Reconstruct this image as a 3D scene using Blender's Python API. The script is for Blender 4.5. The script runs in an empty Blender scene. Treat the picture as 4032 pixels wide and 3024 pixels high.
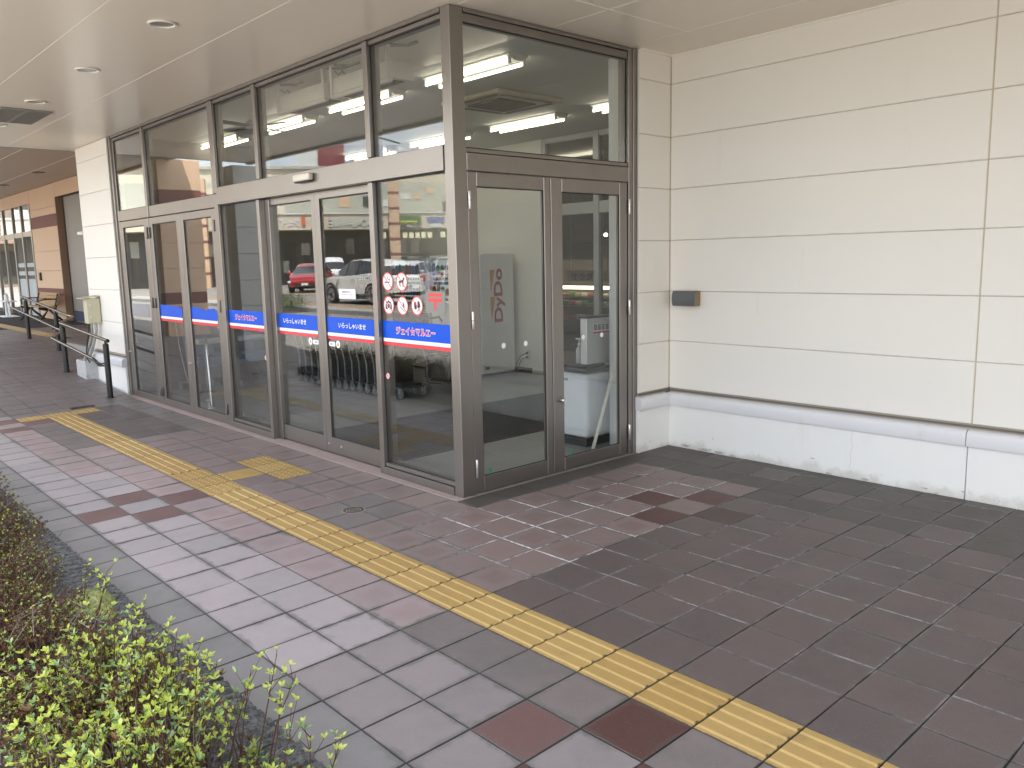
import bpy, bmesh, math, random
from math import sin, cos, pi, radians, atan, sqrt
from mathutils import Vector, Matrix

random.seed(7)
sc = bpy.context.scene
COL = sc.collection

# ------------------------------------------------------------------ camera
CAM = Vector((3.2038, -2.4389, 1.7743))
FPX = 3241.7 / 4032.0
cam_d = bpy.data.cameras.new('camera')
cam = bpy.data.objects.new('camera', cam_d)
COL.objects.link(cam)
sc.camera = cam
CAM_ROWS = None  # set below from the measured rotation
def set_camera(rows):
    r, d, f = [Vector(x) for x in rows]
    m = Matrix((( r[0], -d[0], -f[0], CAM[0]), (r[1], -d[1], -f[1], CAM[1]), (r[2], -d[2], -f[2], CAM[2]), (0, 0, 0, 1)))
    cam.matrix_world = m
CAM_ROWS = [[0.674904, 0.737601, -0.021213], [0.09595, -0.116226, -0.988577], [-0.731641, 0.665159, -0.149214]]
set_camera(CAM_ROWS)
cam_d.sensor_fit = 'HORIZONTAL'
cam_d.sensor_width = 36.0
cam_d.lens = 36.0 * FPX
cam_d.clip_start = 0.05
cam_d.clip_end = 2000

# ------------------------------------------------------------------ light
SUN_EL, SUN_DIR = radians(60), Vector((0.88, 0.47, 0)).normalized()
w = bpy.data.worlds.new('World'); sc.world = w; w.use_nodes = True
nt = w.node_tree; nt.nodes.clear()
out = nt.nodes.new('ShaderNodeOutputWorld'); bg = nt.nodes.new('ShaderNodeBackground')
sky = nt.nodes.new('ShaderNodeTexSky'); sky.sky_type = 'NISHITA'; sky.sun_disc = False
sky.sun_elevation = SUN_EL; sky.sun_rotation = math.atan2(SUN_DIR.x, SUN_DIR.y)
sky.air_density = 1.0; sky.dust_density = 2.0; sky.ozone_density = 1.0
tc = nt.nodes.new('ShaderNodeTexCoord')
mp = nt.nodes.new('ShaderNodeMapping'); mp.inputs['Scale'].default_value = (1.6, 1.6, 4.0)
nz = nt.nodes.new('ShaderNodeTexNoise'); nz.inputs['Scale'].default_value = 1.5; nz.inputs['Detail'].default_value = 7; nz.inputs['Roughness'].default_value = 0.58
cr = nt.nodes.new('ShaderNodeValToRGB'); cr.color_ramp.elements[0].position = 0.36; cr.color_ramp.elements[1].position = 0.60
mx = nt.nodes.new('ShaderNodeMix'); mx.data_type = 'RGBA'
mx.inputs['B'].default_value = (7.6, 7.7, 7.9, 1)
nt.links.new(tc.outputs['Generated'], mp.inputs['Vector']); nt.links.new(mp.outputs[0], nz.inputs['Vector'])
nt.links.new(nz.outputs['Fac'], cr.inputs['Fac']); nt.links.new(cr.outputs['Color'], mx.inputs['Factor'])
nt.links.new(sky.outputs['Color'], mx.inputs['A']); nt.links.new(mx.outputs['Result'], bg.inputs['Color'])
bg.inputs['Strength'].default_value = 0.13
nt.links.new(bg.outputs[0], out.inputs['Surface'])

sun_d = bpy.data.lights.new('sun', 'SUN'); sun_d.energy = 4.0; sun_d.angle = radians(0.6); sun_d.color = (1.0, 0.95, 0.87)
sun = bpy.data.objects.new('sun', sun_d); COL.objects.link(sun)
sd = Vector((SUN_DIR.x * cos(SUN_EL), SUN_DIR.y * cos(SUN_EL), sin(SUN_EL)))
sun.rotation_euler = sd.to_track_quat('Z', 'Y').to_euler()
sun.location = (0, -20, 30)

sc.view_settings.view_transform = 'Standard'; sc.view_settings.look = 'None'
sc.view_settings.gamma = 1.0; sc.view_settings.use_curve_mapping = False
sc.view_settings.exposure = 2.15
sc.render.engine = 'CYCLES'
cy = sc.cycles
cy.use_denoising = True
cy.max_bounces = 10; cy.diffuse_bounces = 5; cy.glossy_bounces = 5; cy.transmission_bounces = 6; cy.transparent_max_bounces = 24
cy.sample_clamp_indirect = 6.0
cy.caustics_reflective = False; cy.caustics_refractive = False

# ------------------------------------------------------------------ node helper
class NG:
    def __init__(s, name):
        s.m = bpy.data.materials.new(name); s.m.use_nodes = True
        s.t = s.m.node_tree; s.t.nodes.clear()
        s.o = s.t.nodes.new('ShaderNodeOutputMaterial')
    def n(s, ty): return s.t.nodes.new(ty)
    def put(s, sock, v):
        if isinstance(v, bpy.types.NodeSocket): s.t.links.new(v, sock)
        elif v is not None:
            if isinstance(v, (tuple, list)) and len(v) == 3 and sock.type == 'RGBA': v = (*v, 1)
            sock.default_value = v
    def math(s, op, a, b=None, c=None):
        k = s.n('ShaderNodeMath'); k.operation = op
        s.put(k.inputs[0], a)
        if b is not None: s.put(k.inputs[1], b)
        if c is not None: s.put(k.inputs[2], c)
        return k.outputs[0]
    def mix(s, f, a, b):
        k = s.n('ShaderNodeMix'); k.data_type = 'RGBA'
        s.put(k.inputs['Factor'], f); s.put(k.inputs['A'], a); s.put(k.inputs['B'], b)
        return k.outputs['Result']
    def noise(s, vec, scale, detail=4, rough=0.55):
        k = s.n('ShaderNodeTexNoise'); k.inputs['Scale'].default_value = scale
        k.inputs['Detail'].default_value = detail; k.inputs['Roughness'].default_value = rough
        if vec is not None: s.put(k.inputs['Vector'], vec)
        return k.outputs['Fac']
    def step(s, v, a, b):
        k = s.n('ShaderNodeMapRange'); k.interpolation_type = 'SMOOTHSTEP'
        s.put(k.inputs['Value'], v); k.inputs['From Min'].default_value = a; k.inputs['From Max'].default_value = b
        return k.outputs['Result']
    def pos(s): return s.n('ShaderNodeNewGeometry').outputs['Position']
    def objc(s): return s.n('ShaderNodeTexCoord').outputs['Object']
    def xyz(s, v):
        k = s.n('ShaderNodeSeparateXYZ'); s.put(k.inputs[0], v); return k.outputs
    def comb(s, x, y, z):
        k = s.n('ShaderNodeCombineXYZ'); s.put(k.inputs[0], x); s.put(k.inputs[1], y); s.put(k.inputs[2], z); return k.outputs[0]
    def mapping(s, v, scale):
        k = s.n('ShaderNodeMapping'); s.put(k.inputs['Vector'], v); k.inputs['Scale'].default_value = scale; return k.outputs[0]
    def white(s, v):
        k = s.n('ShaderNodeTexWhiteNoise'); k.noise_dimensions = '3D'; s.put(k.inputs['Vector'], v); return k.outputs['Value']
    def bump(s, h, strength, dist=0.01):
        k = s.n('ShaderNodeBump'); k.inputs['Strength'].default_value = strength; k.inputs['Distance'].default_value = dist
        s.put(k.inputs['Height'], h); return k.outputs[0]
    def pbr(s, col, rough=0.5, metal=0.0, normal=None, spec=0.5, emit=None, estr=0.0, coat=0.0, transl=0.0):
        k = s.n('ShaderNodeBsdfPrincipled')
        s.put(k.inputs['Base Color'], col); s.put(k.inputs['Roughness'], rough); s.put(k.inputs['Metallic'], metal)
        k.inputs['Specular IOR Level'].default_value = spec
        k.inputs['Coat Weight'].default_value = coat
        if normal is not None: s.put(k.inputs['Normal'], normal)
        if emit is not None:
            s.put(k.inputs['Emission Color'], emit); k.inputs['Emission Strength'].default_value = estr
        s.t.links.new(k.outputs[0], s.o.inputs['Surface'])
        return s.m
MATS = {}
def M(name, col=(0.5, 0.5, 0.5), rough=0.5, metal=0.0, var=0.06, scale=6.0, bump=0.0, bscale=80.0, spec=0.5, coat=0.0, estr=0.0, dirt=0.0, dirtcol=(0.08, 0.075, 0.065), dscale=3.0):
    if name in MATS: return MATS[name]
    g = NG(name); p = g.objc()
    a = tuple(c * (1 - var) for c in col); b = tuple(min(1, c * (1 + var)) for c in col)
    c = g.mix(g.noise(p, scale), a, b)
    if dirt > 0:
        d = g.step(g.noise(p, dscale, 8, 0.7), 0.52, 0.78)
        c = g.mix(g.math('MULTIPLY', d, dirt), c, dirtcol)
    nrm = g.bump(g.noise(p, bscale, 3), bump) if bump > 0 else None
    MATS[name] = g.pbr(c, rough, metal, nrm, spec, col if estr else None, estr, coat)
    return MATS[name]

# ------------------------------------------------------------------ mesh helper
ORG = {}
class MB:
    def __init__(s): s.v = []; s.f = []; s.m = []; s.sm = False
    def add(s, vs, fs, m=0, mtx=None):
        b = len(s.v)
        s.v += [tuple(mtx @ Vector(v)) for v in vs] if mtx is not None else [tuple(v) for v in vs]
        for f in fs: s.f.append(tuple(b + i for i in f)); s.m.append(m)
        return s
    def box(s, x0, x1, y0, y1, z0, z1, m=0, mtx=None):
        if x0 > x1: x0, x1 = x1, x0
        if y0 > y1: y0, y1 = y1, y0
        if z0 > z1: z0, z1 = z1, z0
        vs = [(x0, y0, z0), (x1, y0, z0), (x1, y1, z0), (x0, y1, z0), (x0, y0, z1), (x1, y0, z1), (x1, y1, z1), (x0, y1, z1)]
        return s.add(vs, [(3, 2, 1, 0), (4, 5, 6, 7), (0, 1, 5, 4), (1, 2, 6, 5), (2, 3, 7, 6), (3, 0, 4, 7)], m, mtx)
    def bbox(s, x0, x1, y0, y1, z0, z1, bv=0.004, m=0, mtx=None, seg=1):
        bm = bmesh.new()
        r = bmesh.ops.create_cube(bm, size=1.0)
        for v in bm.verts:
            v.co = Vector(((x0 + x1) / 2 + v.co.x * abs(x1 - x0), (y0 + y1) / 2 + v.co.y * abs(y1 - y0), (z0 + z1) / 2 + v.co.z * abs(z1 - z0)))
        bmesh.ops.bevel(bm, geom=bm.edges[:], offset=bv, segments=seg, profile=0.5, affect='EDGES')
        bm.verts.index_update()
        s.add([v.co[:] for v in bm.verts], [tuple(v.index for v in f.verts) for f in bm.faces], m, mtx); bm.free(); return s
    def prism(s, pts, h0, h1, axis='z', m=0, mtx=None):
        n = len(pts)
        def P(a, b, h): return {'z': (a, b, h), 'y': (a, h, b), 'x': (h, a, b)}[axis]
        vs = [P(a, b, h0) for a, b in pts] + [P(a, b, h1) for a, b in pts]
        fs = [tuple(range(n))[::-1], tuple(range(n, 2 * n))] + [(i, (i + 1) % n, n + (i + 1) % n, n + i) for i in range(n)]
        return s.add(vs, fs, m, mtx)
    def tube(s, path, r, n=8, m=0, mtx=None, caps=True):
        P = [Vector(p) for p in path]; rs = r if isinstance(r, (list, tuple)) else [r] * len(P)
        vs = []; fs = []; up = None
        for i, p in enumerate(P):
            t = (P[min(i + 1, len(P) - 1)] - P[max(i - 1, 0)])
            t = t.normalized() if t.length > 1e-9 else Vector((0, 0, 1))
            if up is None:
                up = Vector((0, 0, 1)) if abs(t.z) < 0.9 else Vector((1, 0, 0))
            a = t.cross(up)
            if a.length < 1e-6: a = t.cross(Vector((0.3, 1, 0.2)))
            a.normalize(); b = a.cross(t).normalized(); up = b
            for k in range(n):
                q = 2 * pi * k / n
                vs.append(p + (a * cos(q) + b * sin(q)) * rs[i])
        for i in range(len(P) - 1):
            for k in range(n):
                fs.append((i * n + k, i * n + (k + 1) % n, (i + 1) * n + (k + 1) % n, (i + 1) * n + k))
        if caps: fs.append(tuple(range(n))[::-1]); fs.append(tuple(range((len(P) - 1) * n, len(P) * n)))
        return s.add(vs, fs, m, mtx)
    def lathe(s, prof, c=(0, 0, 0), n=24, m=0, axis='z', mtx=None, caps=True):
        vs = []; fs = []
        for r, h in prof:
            for k in range(n):
                q = 2 * pi * k / n; a, b = r * cos(q), r * sin(q)
                o = {'z': (a, b, h), 'y': (a, h, b), 'x': (h, a, b)}[axis]
                vs.append((c[0] + o[0], c[1] + o[1], c[2] + o[2]))
        for i in range(len(prof) - 1):
            for k in range(n): fs.append((i * n + k, i * n + (k + 1) % n, (i + 1) * n + (k + 1) % n, (i + 1) * n + k))
        if caps: fs.append(tuple(range(n))[::-1]); fs.append(tuple(range((len(prof) - 1) * n, len(prof) * n)))
        return s.add(vs, fs, m, mtx)
    def mesh(s, name, mats, off=(0, 0, 0), recalc=True, smooth=None):
        me = bpy.data.meshes.new(name)
        me.from_pydata([(v[0] - off[0], v[1] - off[1], v[2] - off[2]) for v in s.v], [], s.f)
        for m_ in (mats if isinstance(mats, (list, tuple)) else [mats]): me.materials.append(m_)
        me.polygons.foreach_set('material_index', s.m)
        if recalc:
            bm = bmesh.new(); bm.from_mesh(me); bmesh.ops.recalc_face_normals(bm, faces=bm.faces[:]); bm.to_mesh(me); bm.free()
        if smooth:
            me.polygons.foreach_set('use_smooth', [True] * len(me.polygons))
            me.set_sharp_from_angle(angle=radians(smooth))
        me.update(); return me
    def build(s, name, mats, parent=None, loc=None, **kw):
        if loc is None: loc = ORG.get(parent.name, (0, 0, 0)) if parent else (0, 0, 0)
        me = s.mesh(name, mats, loc, **kw)
        o = bpy.data.objects.new(name, me); COL.objects.link(o)
        if parent: o.parent = parent
        else: o.location = loc
        ORG[o.name] = tuple(loc)
        return o
def tag(o, label=None, cat=None, group=None, kind=None):
    if label: o['label'] = label
    if cat: o['category'] = cat
    if group: o['group'] = group
    if kind: o['kind'] = kind
    return o
def thing(name, loc, label, cat, group=None):
    o = bpy.data.objects.new(name, None); COL.objects.link(o); o.location = loc; o.empty_display_size = 0.1
    ORG[o.name] = tuple(loc); return tag(o, label, cat, group)
def struct(name, loc=(0, 0, 0)):
    o = bpy.data.objects.new(name, None); COL.objects.link(o); o.location = loc; ORG[o.name] = tuple(loc); return tag(o, kind='structure')
def kids(o): return [c for c in bpy.data.objects if c.parent == o]
def copy_tree(o, parent=None):
    c = o.copy(); COL.objects.link(c)
    if parent is not None: c.parent = parent
    for k in list(o.children): copy_tree(k, c)
    return c
def link_copy(me, name, parent, loc, rot=(0, 0, 0)):
    o = bpy.data.objects.new(name, me); COL.objects.link(o); o.parent = parent
    po = ORG.get(parent.name, (0, 0, 0))
    o.location = (loc[0] - po[0], loc[1] - po[1], loc[2] - po[2]); o.rotation_euler = rot
    return o

_TX = {}
def text_geo(s, offset=0.0, res=3):
    """outline of a line of text at size 1, as (verts, faces, width)"""
    k = (s, offset)
    if k in _TX: return _TX[k]
    cu = bpy.data.curves.new('lettering', 'FONT'); cu.body = s; cu.size = 1.0; cu.offset = offset; cu.resolution_u = res; cu.fill_mode = 'BOTH'
    ob = bpy.data.objects.new('lettering', cu); COL.objects.link(ob)
    dg = bpy.context.evaluated_depsgraph_get(); dg.update()
    me = bpy.data.meshes.new_from_object(ob.evaluated_get(dg))
    vs = [v.co.copy() for v in me.vertices]; fs = [tuple(p.vertices) for p in me.polygons]
    bpy.data.objects.remove(ob); bpy.data.curves.remove(cu); bpy.data.meshes.remove(me)
    xs = [v.x for v in vs] or [0, 1]; ys = [v.y for v in vs] or [0, 1]
    _TX[k] = (vs, fs, (min(xs), max(xs), min(ys), max(ys)))
    return _TX[k]
def put_text(mb, s, org, ux, uy, width=None, height=None, bold=0.0, m=0, lift=0.0):
    """lay the text so that its box starts at org and spans width along ux and height along uy; bold thickens the strokes"""
    vs, fs, (x0, x1, y0, y1) = text_geo(s, 0.0)
    ux = Vector(ux); uy = Vector(uy); nrm = ux.cross(uy).normalized()
    sx = (width / (x1 - x0)) if width else (height / (y1 - y0)); sy = (height / (y1 - y0)) if height else sx
    o = Vector(org)
    rings = [(0, 0)] if bold <= 0 else [(0, 0)] + [(bold * cos(k * pi / 4), bold * sin(k * pi / 4)) for k in range(8)]
    for c, (dx, dy) in enumerate(rings):
        mb.add([o + ux * ((v.x - x0 + dx) * sx) + uy * ((v.y - y0 + dy) * sy) + nrm * (lift + c * 0.00003) for v in vs], fs, m)

def at(x, z, y):
    """a point measured on the storefront's front plane (y = 1.28) moved along its sight line to the plane y"""
    k = (y - CAM.y) / (1.28 - CAM.y)
    return CAM.x + (x - CAM.x) * k, CAM.z + (z - CAM.z) * k
def atx(yv, z, x):
    k = (x - CAM.x) / (-1.45 - CAM.x)
    return CAM.y + (yv - CAM.y) * k, CAM.z + (z - CAM.z) * k

# ------------------------------------------------------------------ materials
def glass_mat(name, tint, f0=0.045, gain=0.95):
    g = NG(name)
    geo = g.n('ShaderNodeNewGeometry')
    dot = g.n('ShaderNodeVectorMath'); dot.operation = 'DOT_PRODUCT'
    g.t.links.new(geo.outputs['Normal'], dot.inputs[0]); g.t.links.new(geo.outputs['Incoming'], dot.inputs[1])
    c = g.math('ABSOLUTE', dot.outputs['Value'])
    f = g.math('ADD', g.math('MULTIPLY', g.math('POWER', g.math('SUBTRACT', 1.0, c), 5.0), gain), f0)
    tr = g.n('ShaderNodeBsdfTransparent'); tr.inputs['Color'].default_value = (*tint, 1)
    gl = g.n('ShaderNodeBsdfGlossy'); gl.inputs['Roughness'].default_value = 0.0; gl.inputs['Color'].default_value = (1, 1, 1, 1)
    p = g.pos()
    nrm = g.bump(g.noise(p, 0.9, 1), 0.02, 0.02); g.t.links.new(nrm, gl.inputs['Normal'])
    mx_ = g.n('ShaderNodeMixShader'); g.put(mx_.inputs[0], f)
    g.t.links.new(tr.outputs[0], mx_.inputs[1]); g.t.links.new(gl.outputs[0], mx_.inputs[2])
    g.t.links.new(mx_.outputs[0], g.o.inputs['Surface']); return g.m
GLASS = glass_mat('clear_glass', (0.875, 0.888, 0.885), 0.055)
CARGLASS = M('dark_car_glass', (0.03, 0.035, 0.04), 0.05, 0.0, 0.0, spec=0.8)

def tile_mat(name, c0, c1, grime=0.6, salt=0.0, rough=0.5, blotch=0.35, blotchcol=(0.09, 0.085, 0.08), moss=0.0, centre=0.0):
    g = NG(name); p = g.pos(); X = g.xyz(p)
    fx = g.math('DIVIDE', X[0], 0.3); fy = g.math('DIVIDE', X[1], 0.3)
    ix = g.math('FLOOR', fx); iy = g.math('FLOOR', fy)
    h = g.white(g.comb(ix, iy, 3.7)); h2 = g.white(g.comb(iy, ix, 9.1))
    lx = g.math('SUBTRACT', fx, ix); ly = g.math('SUBTRACT', fy, iy)
    ex = g.math('MINIMUM', lx, g.math('SUBTRACT', 1.0, lx)); ey = g.math('MINIMUM', ly, g.math('SUBTRACT', 1.0, ly))
    e = g.math('MULTIPLY', g.math('MINIMUM', ex, ey), 0.3)
    n1 = g.noise(p, 14.0, 5, 0.6); n2 = g.noise(p, 2.1, 4, 0.6); n3 = g.noise(p, 160.0, 2); n4 = g.noise(p, 0.8, 3)
    c = g.mix(h, c0, c1)
    c = g.mix(g.math('MULTIPLY', g.step(n2, 0.45, 0.75), blotch), c, blotchcol)
    c = g.mix(g.math('MULTIPLY', g.step(n1, 0.35, 0.75), 0.22), c, tuple(min(1, q * 1.35) for q in c1))
    if centre > 0:   # worn darker middle with a paler rim on each tile
        cc = g.step(g.math('ADD', e, g.math('MULTIPLY', g.math('SUBTRACT', n1, 0.5), 0.07)), 0.05, 0.10)
        c = g.mix(g.math('MULTIPLY', g.math('MULTIPLY', cc, g.step(h2, 0.2, 0.8)), centre), c, tuple(q * 0.72 for q in c0))
    wob = g.math('MULTIPLY', g.math('SUBTRACT', n1, 0.5), 0.075)
    ge = g.math('SUBTRACT', 1.0, g.step(g.math('ADD', e, wob), 0.008, 0.034))
    c = g.mix(g.math('MULTIPLY', g.math('MULTIPLY', ge, g.step(g.noise(p, 1.3, 3), 0.38, 0.62)), grime), c, (0.115, 0.113, 0.107))
    if salt > 0:
        wob2 = g.math('MULTIPLY', g.math('SUBTRACT', g.noise(p, 26.0, 5, 0.7), 0.5), 0.028)
        se = g.math('MULTIPLY', g.math('SUBTRACT', 1.0, g.step(g.math('ADD', e, wob2), 0.002, 0.012)), g.step(g.noise(p, 4.2, 4, 0.6), 0.34, 0.52))
        zone = g.math('MULTIPLY', g.step(X[0], -1.7, -0.75), g.step(X[1], 0.25, 0.9))
        ms = g.math('MULTIPLY', se, g.math('MAXIMUM', g.math('MULTIPLY', zone, g.step(h2, 0.05, 0.45)), g.math('MULTIPLY', g.step(n4, 0.5, 0.66), 0.5)))
        c = g.mix(g.math('MULTIPLY', ms, salt), c, (0.62, 0.62, 0.64))
    ed = g.math('SUBTRACT', 1.0, g.step(g.math('ADD', e, g.math('MULTIPLY', g.math('SUBTRACT', n1, 0.5), 0.010)), 0.0035, 0.0085))
    keep = g.math('SUBTRACT', 1.0, ms) if salt > 0 else 1.0
    c = g.mix(g.math('MULTIPLY', g.math('MULTIPLY', ed, keep), 0.78), c, (0.045, 0.043, 0.038))
    c = g.mix(g.math('MULTIPLY', g.step(n3, 0.60, 0.72), 0.35), c, tuple(q * 0.55 for q in c0))
    c = g.mix(g.math('MULTIPLY', g.step(g.noise(p, 210.0, 2), 0.62, 0.74), 0.25), c, (0.5, 0.49, 0.47))
    r = g.math('ADD', g.math('MULTIPLY', n2, 0.22), rough - 0.11)
    nrm = g.bump(g.noise(p, 130.0, 4, 0.7), 0.22, 0.004)
    return g.pbr(c, r, 0.0, nrm, 0.5)
TM = {
    'pink': tile_mat('pink_paving_tile', (0.240, 0.176, 0.168), (0.200, 0.152, 0.148), 0.85, 0.95, 0.46, 0.3, (0.13, 0.12, 0.112), centre=0.75),
    'rose': tile_mat('rose_paving_tile', (0.345, 0.262, 0.260), (0.280, 0.228, 0.229), 0.9, 0.3, 0.45, 0.4, (0.19, 0.178, 0.172), centre=0.5),
    'brown': tile_mat('brown_paving_tile', (0.122, 0.092, 0.088), (0.098, 0.079, 0.077), 0.6, 0.25, 0.5, 0.4, (0.074, 0.068, 0.065)),
    'dark': tile_mat('dark_paving_tile', (0.088, 0.074, 0.068), (0.074, 0.065, 0.059), 0.5, 0.15, 0.55, 0.5, (0.066, 0.066, 0.058)),
    'mid': tile_mat('mauve_paving_tile', (0.190, 0.158, 0.155), (0.158, 0.138, 0.137), 0.7, 0.0, 0.48, 0.5, (0.115, 0.110, 0.106), centre=0.3),
    'pale': tile_mat('pale_paving_tile', (0.365, 0.318, 0.325), (0.295, 0.268, 0.276), 0.85, 0.0, 0.45, 0.4, (0.24, 0.222, 0.225)),  # pale and rose: lighter tile lots, colours raised further for the sky sheen
    'sheen': tile_mat('sheen_paving_tile', (0.255, 0.222, 0.225), (0.215, 0.190, 0.194), 0.75, 0.0, 0.47, 0.5, (0.160, 0.148, 0.148)),  # brown tile with the sheen near the kerb put into its colour
    'grey': tile_mat('grey_paving_tile', (0.215, 0.205, 0.205), (0.175, 0.169, 0.170), 0.6, 0.0, 0.5, 0.6, (0.115, 0.118, 0.11)),
    'red': tile_mat('maroon_paving_tile', (0.090, 0.033, 0.029), (0.075, 0.032, 0.029), 0.3, 0.15, 0.5, 0.3, (0.075, 0.045, 0.04)),
    'dullred': tile_mat('dull_maroon_paving_tile', (0.080, 0.048, 0.042), (0.072, 0.046, 0.041), 0.3, 0.1, 0.52, 0.4, (0.062, 0.054, 0.048)),
    'palered': tile_mat('faded_maroon_paving_tile', (0.155, 0.082, 0.080), (0.135, 0.076, 0.074), 0.4, 0.1, 0.48, 0.4, (0.115, 0.082, 0.078)),
}
def mortar_mat():
    g = NG('dark_mortar'); p = g.pos()
    c = g.mix(g.step(g.noise(p, 3.0, 5, 0.7), 0.45, 0.7), (0.022, 0.021, 0.018), (0.060, 0.057, 0.050))
    c = g.mix(g.math('MULTIPLY', g.step(g.noise(p, 5.5, 5, 0.7), 0.60, 0.70), 0.8), c, (0.030, 0.040, 0.014))
    return g.pbr(c, 0.9, 0, g.bump(g.noise(p, 200, 3), 0.4, 0.004))
MORTAR = mortar_mat()
def yellow_mat():
    g = NG('yellow_tactile'); p = g.pos()
    n1 = g.noise(p, 7, 6, 0.65); n2 = g.noise(p, 60, 4, 0.7)
    X = g.xyz(p); h = g.white(g.comb(g.math('FLOOR', g.math('DIVIDE', X[0], 0.3)), g.math('FLOOR', g.math('DIVIDE', X[1], 0.3)), 2.0))
    c = g.mix(h, (0.395, 0.258, 0.086), (0.45, 0.305, 0.112))
    c = g.mix(g.math('MULTIPLY', g.step(n1, 0.5, 0.8), 0.45), c, (0.22, 0.150, 0.06))
    c = g.mix(g.math('MULTIPLY', g.step(n2, 0.58, 0.75), 0.3), c, (0.52, 0.34, 0.11))
    fx = g.math('FRACT', g.math('DIVIDE', X[0], 0.3)); fy = g.math('FRACT', g.math('DIVIDE', X[1], 0.3))
    ex = g.math('MULTIPLY', g.math('MINIMUM', fx, g.math('SUBTRACT', 1.0, fx)), 0.3); ey = g.math('MULTIPLY', g.math('MINIMUM', fy, g.math('SUBTRACT', 1.0, fy)), 0.3)
    wob = g.math('MULTIPLY', g.math('SUBTRACT', g.noise(p, 40.0, 4, 0.7), 0.5), 0.010)
    row = g.math('MULTIPLY', g.math('GREATER_THAN', X[1], 0.0), g.math('LESS_THAN', X[1], 0.3))
    by = g.math('MULTIPLY', g.math('ABSOLUTE', g.math('SUBTRACT', g.math('FRACT', g.math('DIVIDE', X[1], 0.075)), 0.5)), 0.075)
    dd = g.math('SQRT', g.math('ADD', g.math('MULTIPLY', ex, ex), g.math('MULTIPLY', by, by)))
    blob = g.math('MULTIPLY', g.math('SUBTRACT', 1.0, g.step(g.math('ADD', dd, wob), 0.0075, 0.0115)), row)
    ed = g.math('SUBTRACT', 1.0, g.step(g.math('ADD', g.math('MINIMUM', ex, ey), wob), 0.003, 0.0065))
    c = g.mix(g.math('MULTIPLY', g.math('MAXIMUM', blob, ed), 0.85), c, (0.05, 0.043, 0.03))
    c = g.mix(g.math('MULTIPLY', g.step(g.noise(p, 33, 3), 0.70, 0.78), 0.6), c, (0.14, 0.11, 0.06))
    return g.pbr(c, 0.55, 0, g.bump(n2, 0.15, 0.003))
YELLOW = yellow_mat()
FRAME = M('bronze_aluminium', (0.285, 0.262, 0.243), 0.34, 0.9, 0.05, 3.0, dirt=0.18, dirtcol=(0.15, 0.135, 0.12), dscale=2.0)
GASKET = M('black_gasket', (0.03, 0.03, 0.03), 0.6)
STEEL = M('brushed_steel', (0.62, 0.61, 0.59), 0.3, 0.9, 0.06, 20)
CHROME = M('chrome', (0.75, 0.75, 0.76), 0.12, 1.0, 0.02)
def wall_mat(name, col, stain=0.5, base=False):
    g = NG(name); p = g.pos(); X = g.xyz(p)
    c = g.mix(g.noise(p, 1.1, 3), tuple(q * 0.965 for q in col), tuple(min(1, q * 1.02) for q in col))
    st = g.noise(g.mapping(p, (5.0, 5.0, 0.55)), 1.7, 6, 0.65)
    c = g.mix(g.math('MULTIPLY', g.step(st, 0.60, 0.82), 0.20 * stain), c, (0.50, 0.44, 0.34))
    sp = g.noise(g.mapping(p, (1.0, 1.0, 0.7)), 9.0, 8, 0.75)
    c = g.mix(g.math('MULTIPLY', g.step(sp, 0.715, 0.745), 0.55 * stain), c, (0.30, 0.27, 0.22))
    if base:
        low = g.math('SUBTRACT', 1.0, g.step(g.math('ADD', X[2], g.math('MULTIPLY', g.math('SUBTRACT', g.noise(p, 6, 6, 0.7), 0.5), 0.22)), 0.02, 0.10))
        c = g.mix(g.math('MULTIPLY', low, 0.5), c, (0.42, 0.39, 0.34))
        pl = g.step(g.noise(g.mapping(p, (0.8, 0.8, 1.5)), 11, 8, 0.75), 0.63, 0.66)
        lo2 = g.math('SUBTRACT', 1.0, g.step(X[2], 0.05, 0.20))
        c = g.mix(g.math('MULTIPLY', g.math('MULTIPLY', pl, lo2), 0.8), c, (0.27, 0.25, 0.22))
    nrm = g.bump(g.noise(p, 90 if not base else 45, 5, 0.7), 0.05 if not base else 0.12, 0.01)
    return g.pbr(c, 0.55, 0, nrm, 0.4)
WALLW = wall_mat('cream_siding', (0.815, 0.788, 0.732), 0.8)
JOINTW = M('beige_joint', (0.36, 0.325, 0.27), 0.8)
PLINTH = wall_mat('white_plinth_paint', (0.83, 0.825, 0.80), 0.8, True)
COPING = wall_mat('pale_coping_paint', (0.72, 0.72, 0.74), 1.5)
SOFFIT = M('soffit_paint', (0.80, 0.73, 0.63), 0.28, 0.0, 0.03, 0.8, spec=0.5)
SOFFITJ = M('soffit_joiner', (0.9, 0.86, 0.78), 0.4)
JOINTD = M('dark_joint', (0.16, 0.13, 0.10), 0.8)
BLACKP = M('black_post_paint', (0.018, 0.017, 0.016), 0.4, 0.0, 0.2, 9, dirt=0.3, dirtcol=(0.05, 0.04, 0.035))
BROWNR = M('dark_brown_handrail', (0.055, 0.035, 0.028), 0.22, 0.0, 0.15, 9)
CONC = M('grey_concrete', (0.36, 0.355, 0.34), 0.85, 0, 0.15, 5, 0.25, 60, dirt=0.6, dirtcol=(0.12, 0.12, 0.115), dscale=5)
WHITEP = M('white_plastic', (0.80, 0.80, 0.80), 0.35, 0, 0.03, 4)
BLACKPL = M('black_plastic', (0.025, 0.025, 0.027), 0.4, 0, 0.1, 8)
FLOORV = None

# ------------------------------------------------------------------ ground levels
SL, YB, XR, XT, RS = 0.01785, 1.2, -8.4, -14.6, 0.066
def gz(x, y):
    z = SL * min(y, YB)
    if x < XR: z += RS * (XR - max(x, XT))
    return z
FLAT = SL * YB

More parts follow.
